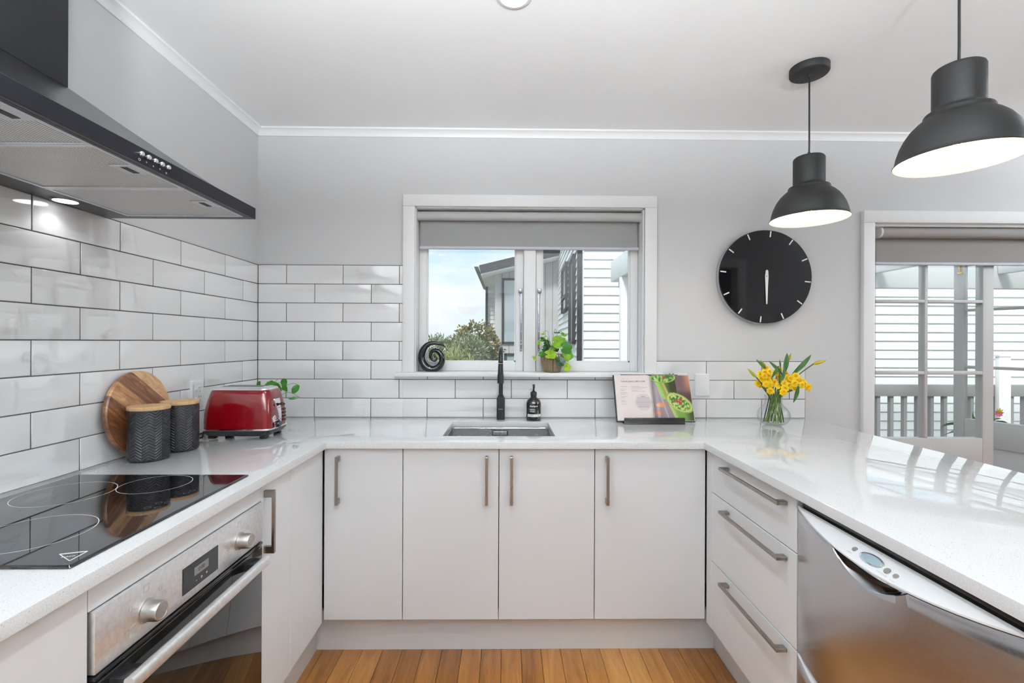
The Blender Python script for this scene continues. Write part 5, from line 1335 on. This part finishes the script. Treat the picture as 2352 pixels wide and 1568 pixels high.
# windows on the receding wall: local frame along NP1->NP2
u_ = (Vector((*NP2, 0)) - Vector((*NP1, 0))); Lw = u_.length; u_.normalize(); nrm_ = Vector((-u_.y, u_.x, 0))
def side_window(pa, pb, ta, bb, bars):
    def s_of(px):
        k = at(px, 700, 1.0).x; return (k * NP1[1] - NP1[0]) / (u_.x - k * u_.y)
    s0, s1 = s_of(pb), s_of(pa); ym = NP1[1] + u_.y * s0; z1, z0 = at(pb, ta, ym).z, at(pb, bb, ym).z
    R_ = Matrix(((u_.x, -nrm_.x, 0, NP1[0]), (u_.y, -nrm_.y, 0, NP1[1]), (0, 0, 1, 0), (0, 0, 0, 1))); g = G(); fw = .06
    for a, b, c_, d_ in ((s0, s0 + fw * 1.5, z0, z1), (s1 - fw * 1.5, s1, z0, z1), (s0, s1, z0, z0 + fw), (s0, s1, z1 - fw, z1)): g.box(a, b, -.085, .0, c_, d_, 0, 1, R_)
    for zz in bars: zc = z0 + (z1 - z0) * zz; g.box(s0, s1, -.085, 0, zc - fw / 2, zc + fw / 2, 0, 1, R_)
    f = g.build('house_window', M['charcoal'], nh, False); g = G(); g.box(s0 + fw, s1 - fw, -.055, -.045, z0 + fw, z1 - fw, 0, 1, R_); g.build('window_pane', M['far_glass'], f, False)
side_window(1296, 1307, 600, 712, (.32,)); side_window(1314.5, 1325, 582, 790, ())

# ---- veranda of this house
vr = thing('veranda_frame', 'white veranda beams and post outside the window and french doors', 'veranda', (3, 5, -.1))
e_ = at(1403, 648, 6.0)
G().box(1.335, 1.43, PB + .14, 6.0, e_.z, e_.z + .26, .006).build('beam', M['out_white'], vr)
pa, pb_ = at(1424, 700, 5.5), at(1440, 700, 5.5)
G().box(1.3355, 1.4295, 5.45, 5.545, -.65, e_.z - .001, .006).build('post', M['out_white'], vr)
G().box(1.435, 9.0, 5.90, 6.0, at(2060, 661, 5.9).z, e_.z + .26, .006).build('beam', M['out_grey'], vr)
for xq in (3.05, 4.65, 6.25, 7.85):
    G().box(xq, xq + .09, PB + .14, 5.895, e_.z + .12, e_.z + .26, .005).build('rafter', M['out_white'], vr)
# balustrade
M['rail_grey'] = painted('rail_grey', (.27, .275, .275), .6, 60, .05)
bs = thing('balustrade', 'grey timber balustrade on the deck outside the french doors', 'balustrade', (5, 5.9, -.1))
rt, rb_ = at(2050, 883, 5.9).z, at(2050, 909, 5.9).z
G().box(1.435, 8.9, 5.86, 5.96, rb_, rt, .004).build('handrail', M['rail_grey'], bs); G().box(1.435, 8.9, 5.88, 5.94, .02, .10, .004).build('bottom_rail', M['rail_grey'], bs)
bm0 = None; xq = at(2043, 950, 5.9).x - .17 * 14
while xq < 8.85:
    if xq > 1.5:
        if bm0 is None: bm0 = G().box(-.020, .020, 5.885, 5.935, .10, rb_ - .0005).build('baluster', M['rail_grey'], bs, False); bm0.location.x = xq
        else: inst('baluster', bm0.data, bs, (xq, 0, 0))
    xq += .1715
# newel post beyond the open leaf
q = at(2290, 818, 5.9)
nw = thing('newel_post', 'white capped post of the deck railing seen beside the open door', 'post', (q.x, 5.9, -.1))
wq = .075
G().box(q.x - wq, q.x + wq, 5.80, 5.855, -.1, q.z, .004).build('shaft', M['out_white'], nw)
g = G(); g.loft([[Vector((q.x + a * s, 5.828 + b * s2, z)) for a, b in ((-1, -1), (1, -1), (1, 1), (-1, 1))] for s, s2, z in ((.085, .037, q.z), (.085, .037, q.z + .02), (.01, .005, q.z + .05))]); g.build('cap', M['out_white'], nw)

# ---- bromeliad on the deck
bxq = at(2252, 975, 4.3)
br = thing('potted_bromeliad', 'potted plant with arching leaves and pink flower outside the french doors', 'plant', (bxq.x, 4.3, -.09))
pz = bxq.z - .03
g = G(); g.lathe([(.10, -.089), (.12, -.08), (.17, pz - .02), (.175, pz), (.155, pz), (.15, pz - .03), (0, pz - .035)], 28, (bxq.x, 4.3, 0)); g.build('pot', M['out_white'], br)
for k, (tx_, ty_, mx_, my_) in enumerate(((2153, 992, 2172, 958), (2160, 980, 2180, 962), (2178, 998, 2190, 975), (2165, 1000, 2195, 985), (2236, 942, 2228, 958), (2245, 958, 2240, 962), (2318, 975, 2300, 958), (2300, 962, 2285, 956), (2335, 990, 2310, 965), (2262, 940, 2258, 956))):
    y_ = 4.3 + .12 * sin(k * 2.1); a, m_, t_ = Vector((bxq.x, 4.3, pz)), at(mx_, my_, y_), at(tx_, ty_, y_)
    pts = [a.lerp(m_, u).lerp(m_.lerp(t_, u), u) for u in [i / 8 for i in range(9)]]
    g = G(); A, B = [], []
    for i, p_ in enumerate(pts):
        w = .020 * (1 - (i / 8) ** 2) + .001; A.append(p_ + Vector((0, -w * .6, w * .8))); B.append(p_ - Vector((0, -w * .6, w * .8)))
    g.loft([A, B], False, False, False); g.build('leaf', M['leaf_corner'], br, True, 90)
c_ = at(2290, 950, 4.25)
for k in range(9):
    a = 2 * pi * k / 9; g = G(); blade(g, c_, c_ + Vector((.045 * cos(a), -.02, .045 * sin(a) + .015)), .012, (0, -1, 0), .1, 5)
    g.build('petal', (M['tulip_y'] if k in (1, 2, 3) else mat('pink_bract', (.62, .12, .22), .5)), br, True, 90)

# ---- shrubs beyond the garden
def shrub(name, label, c, r, mt, nleaf, ls, long=2.2, spiky=0, sub=None):
    s = thing(name, label, 'shrub', (c[0], c[1], -.65), 'garden shrubs beyond the sink window')
    c = Vector(c); g = G(); rng = random.Random(int(c.x * 1000) + nleaf)
    for i in range(nleaf):
        d = Vector((rng.gauss(0, 1), rng.gauss(0, 1), rng.gauss(0, 1))).normalized(); lump = 1 + .22 * _mn.noise(d * 2.6 + c); f = rng.uniform(.55, 1.0) ** .5
        p = c + Vector((d.x * r[0], d.y * r[1], d.z * r[2])) * (lump * f)
        t = (d + Vector((rng.gauss(0, .6), rng.gauss(0, .6), rng.gauss(0, .6) + .35))).normalized(); b = t.cross(Vector((rng.gauss(0, 1), rng.gauss(0, 1), rng.gauss(0, 1)))).normalized()
        l_ = ls * rng.uniform(.7, 1.4) * long; w = ls * rng.uniform(.35, .6)
        q = [p, p + t * (l_ * .5) + b * w, p + t * l_, p + t * (l_ * .5) - b * w]; g.face(q)
    fo = g.build('foliage', mt, s, False); fo['kind'] = 'stuff'
    g = G()
    for k in range(5):
        a = 2 * pi * k / 5; g.tube([(c.x, c.y, -.65), (c.x + r[0] * .3 * cos(a), c.y + r[1] * .3 * sin(a), c.z)], [.04, .012], 6)
    g.build('stems', mat('bark', (.12, .09, .06), .9), s)
    return s
shrub('shrub', 'tall dark shrub with reddish tips beside the neighbouring downpipe', (-.72, 11.2, 1.15), (.62, .5, .62), M['bush_red'], 2600, .045, 1.6)
shrub('shrub', 'dark green shrub at the foot of the neighbouring wall', (-.60, 10.2, .75), (.42, .4, .62), M['bush_dark'], 1800, .045, 1.6)
shrub('shrub', 'grey green bush right of the spiky flax', (-.72, 8.9, .95), (.36, .35, .46), M['bush_grey'], 2000, .028, 2.6)
shrub('shrub', 'pale wispy bush at the far left of the window view', (-1.42, 9.4, .95), (.42, .4, .45), M['bush_grey'], 1700, .026, 3.2)
shrub('shrub', 'grey green bush left of the spiky flax', (-1.08, 9.6, .95), (.40, .35, .42), M['bush_grey'], 1700, .028, 2.4)
shrub('shrub', 'low dry looking bush below the spiky flax', (-.92, 8.0, .72), (.55, .3, .38), M['flax'], 1600, .020, 4.5)
shrub('shrub', 'broad bush outside the window hidden behind the black spiral', (-1.75, 8.6, .8), (.5, .4, .5), M['bush_grey'], 1400, .028, 2.4)
fx2 = thing('flax_plant', 'spiky green flax in the middle of the garden shrubs', 'shrub', (-.87, 8.3, -.65), 'garden shrubs beyond the sink window')
fc = Vector((-.90, 8.3, 1.0)); rng = random.Random(3)
for k in range(34):
    a = rng.uniform(0, 2 * pi); el = rng.uniform(.1, 1.45); d = Vector((cos(a) * cos(el), sin(a) * cos(el) * .7, sin(el)))
    g = G(); blade(g, fc, fc + d * rng.uniform(.20, .33), .011, (-d.y, d.x, .3), -.08, 6, .3); g.build('blade', M['flax'], fx2, True, 90)
g = G(); g.tube([(fc.x, fc.y, -.65), fc], [.06, .04], 8); g.build('trunk', mat('flax_trunk', (.16, .12, .08), .9), fx2)
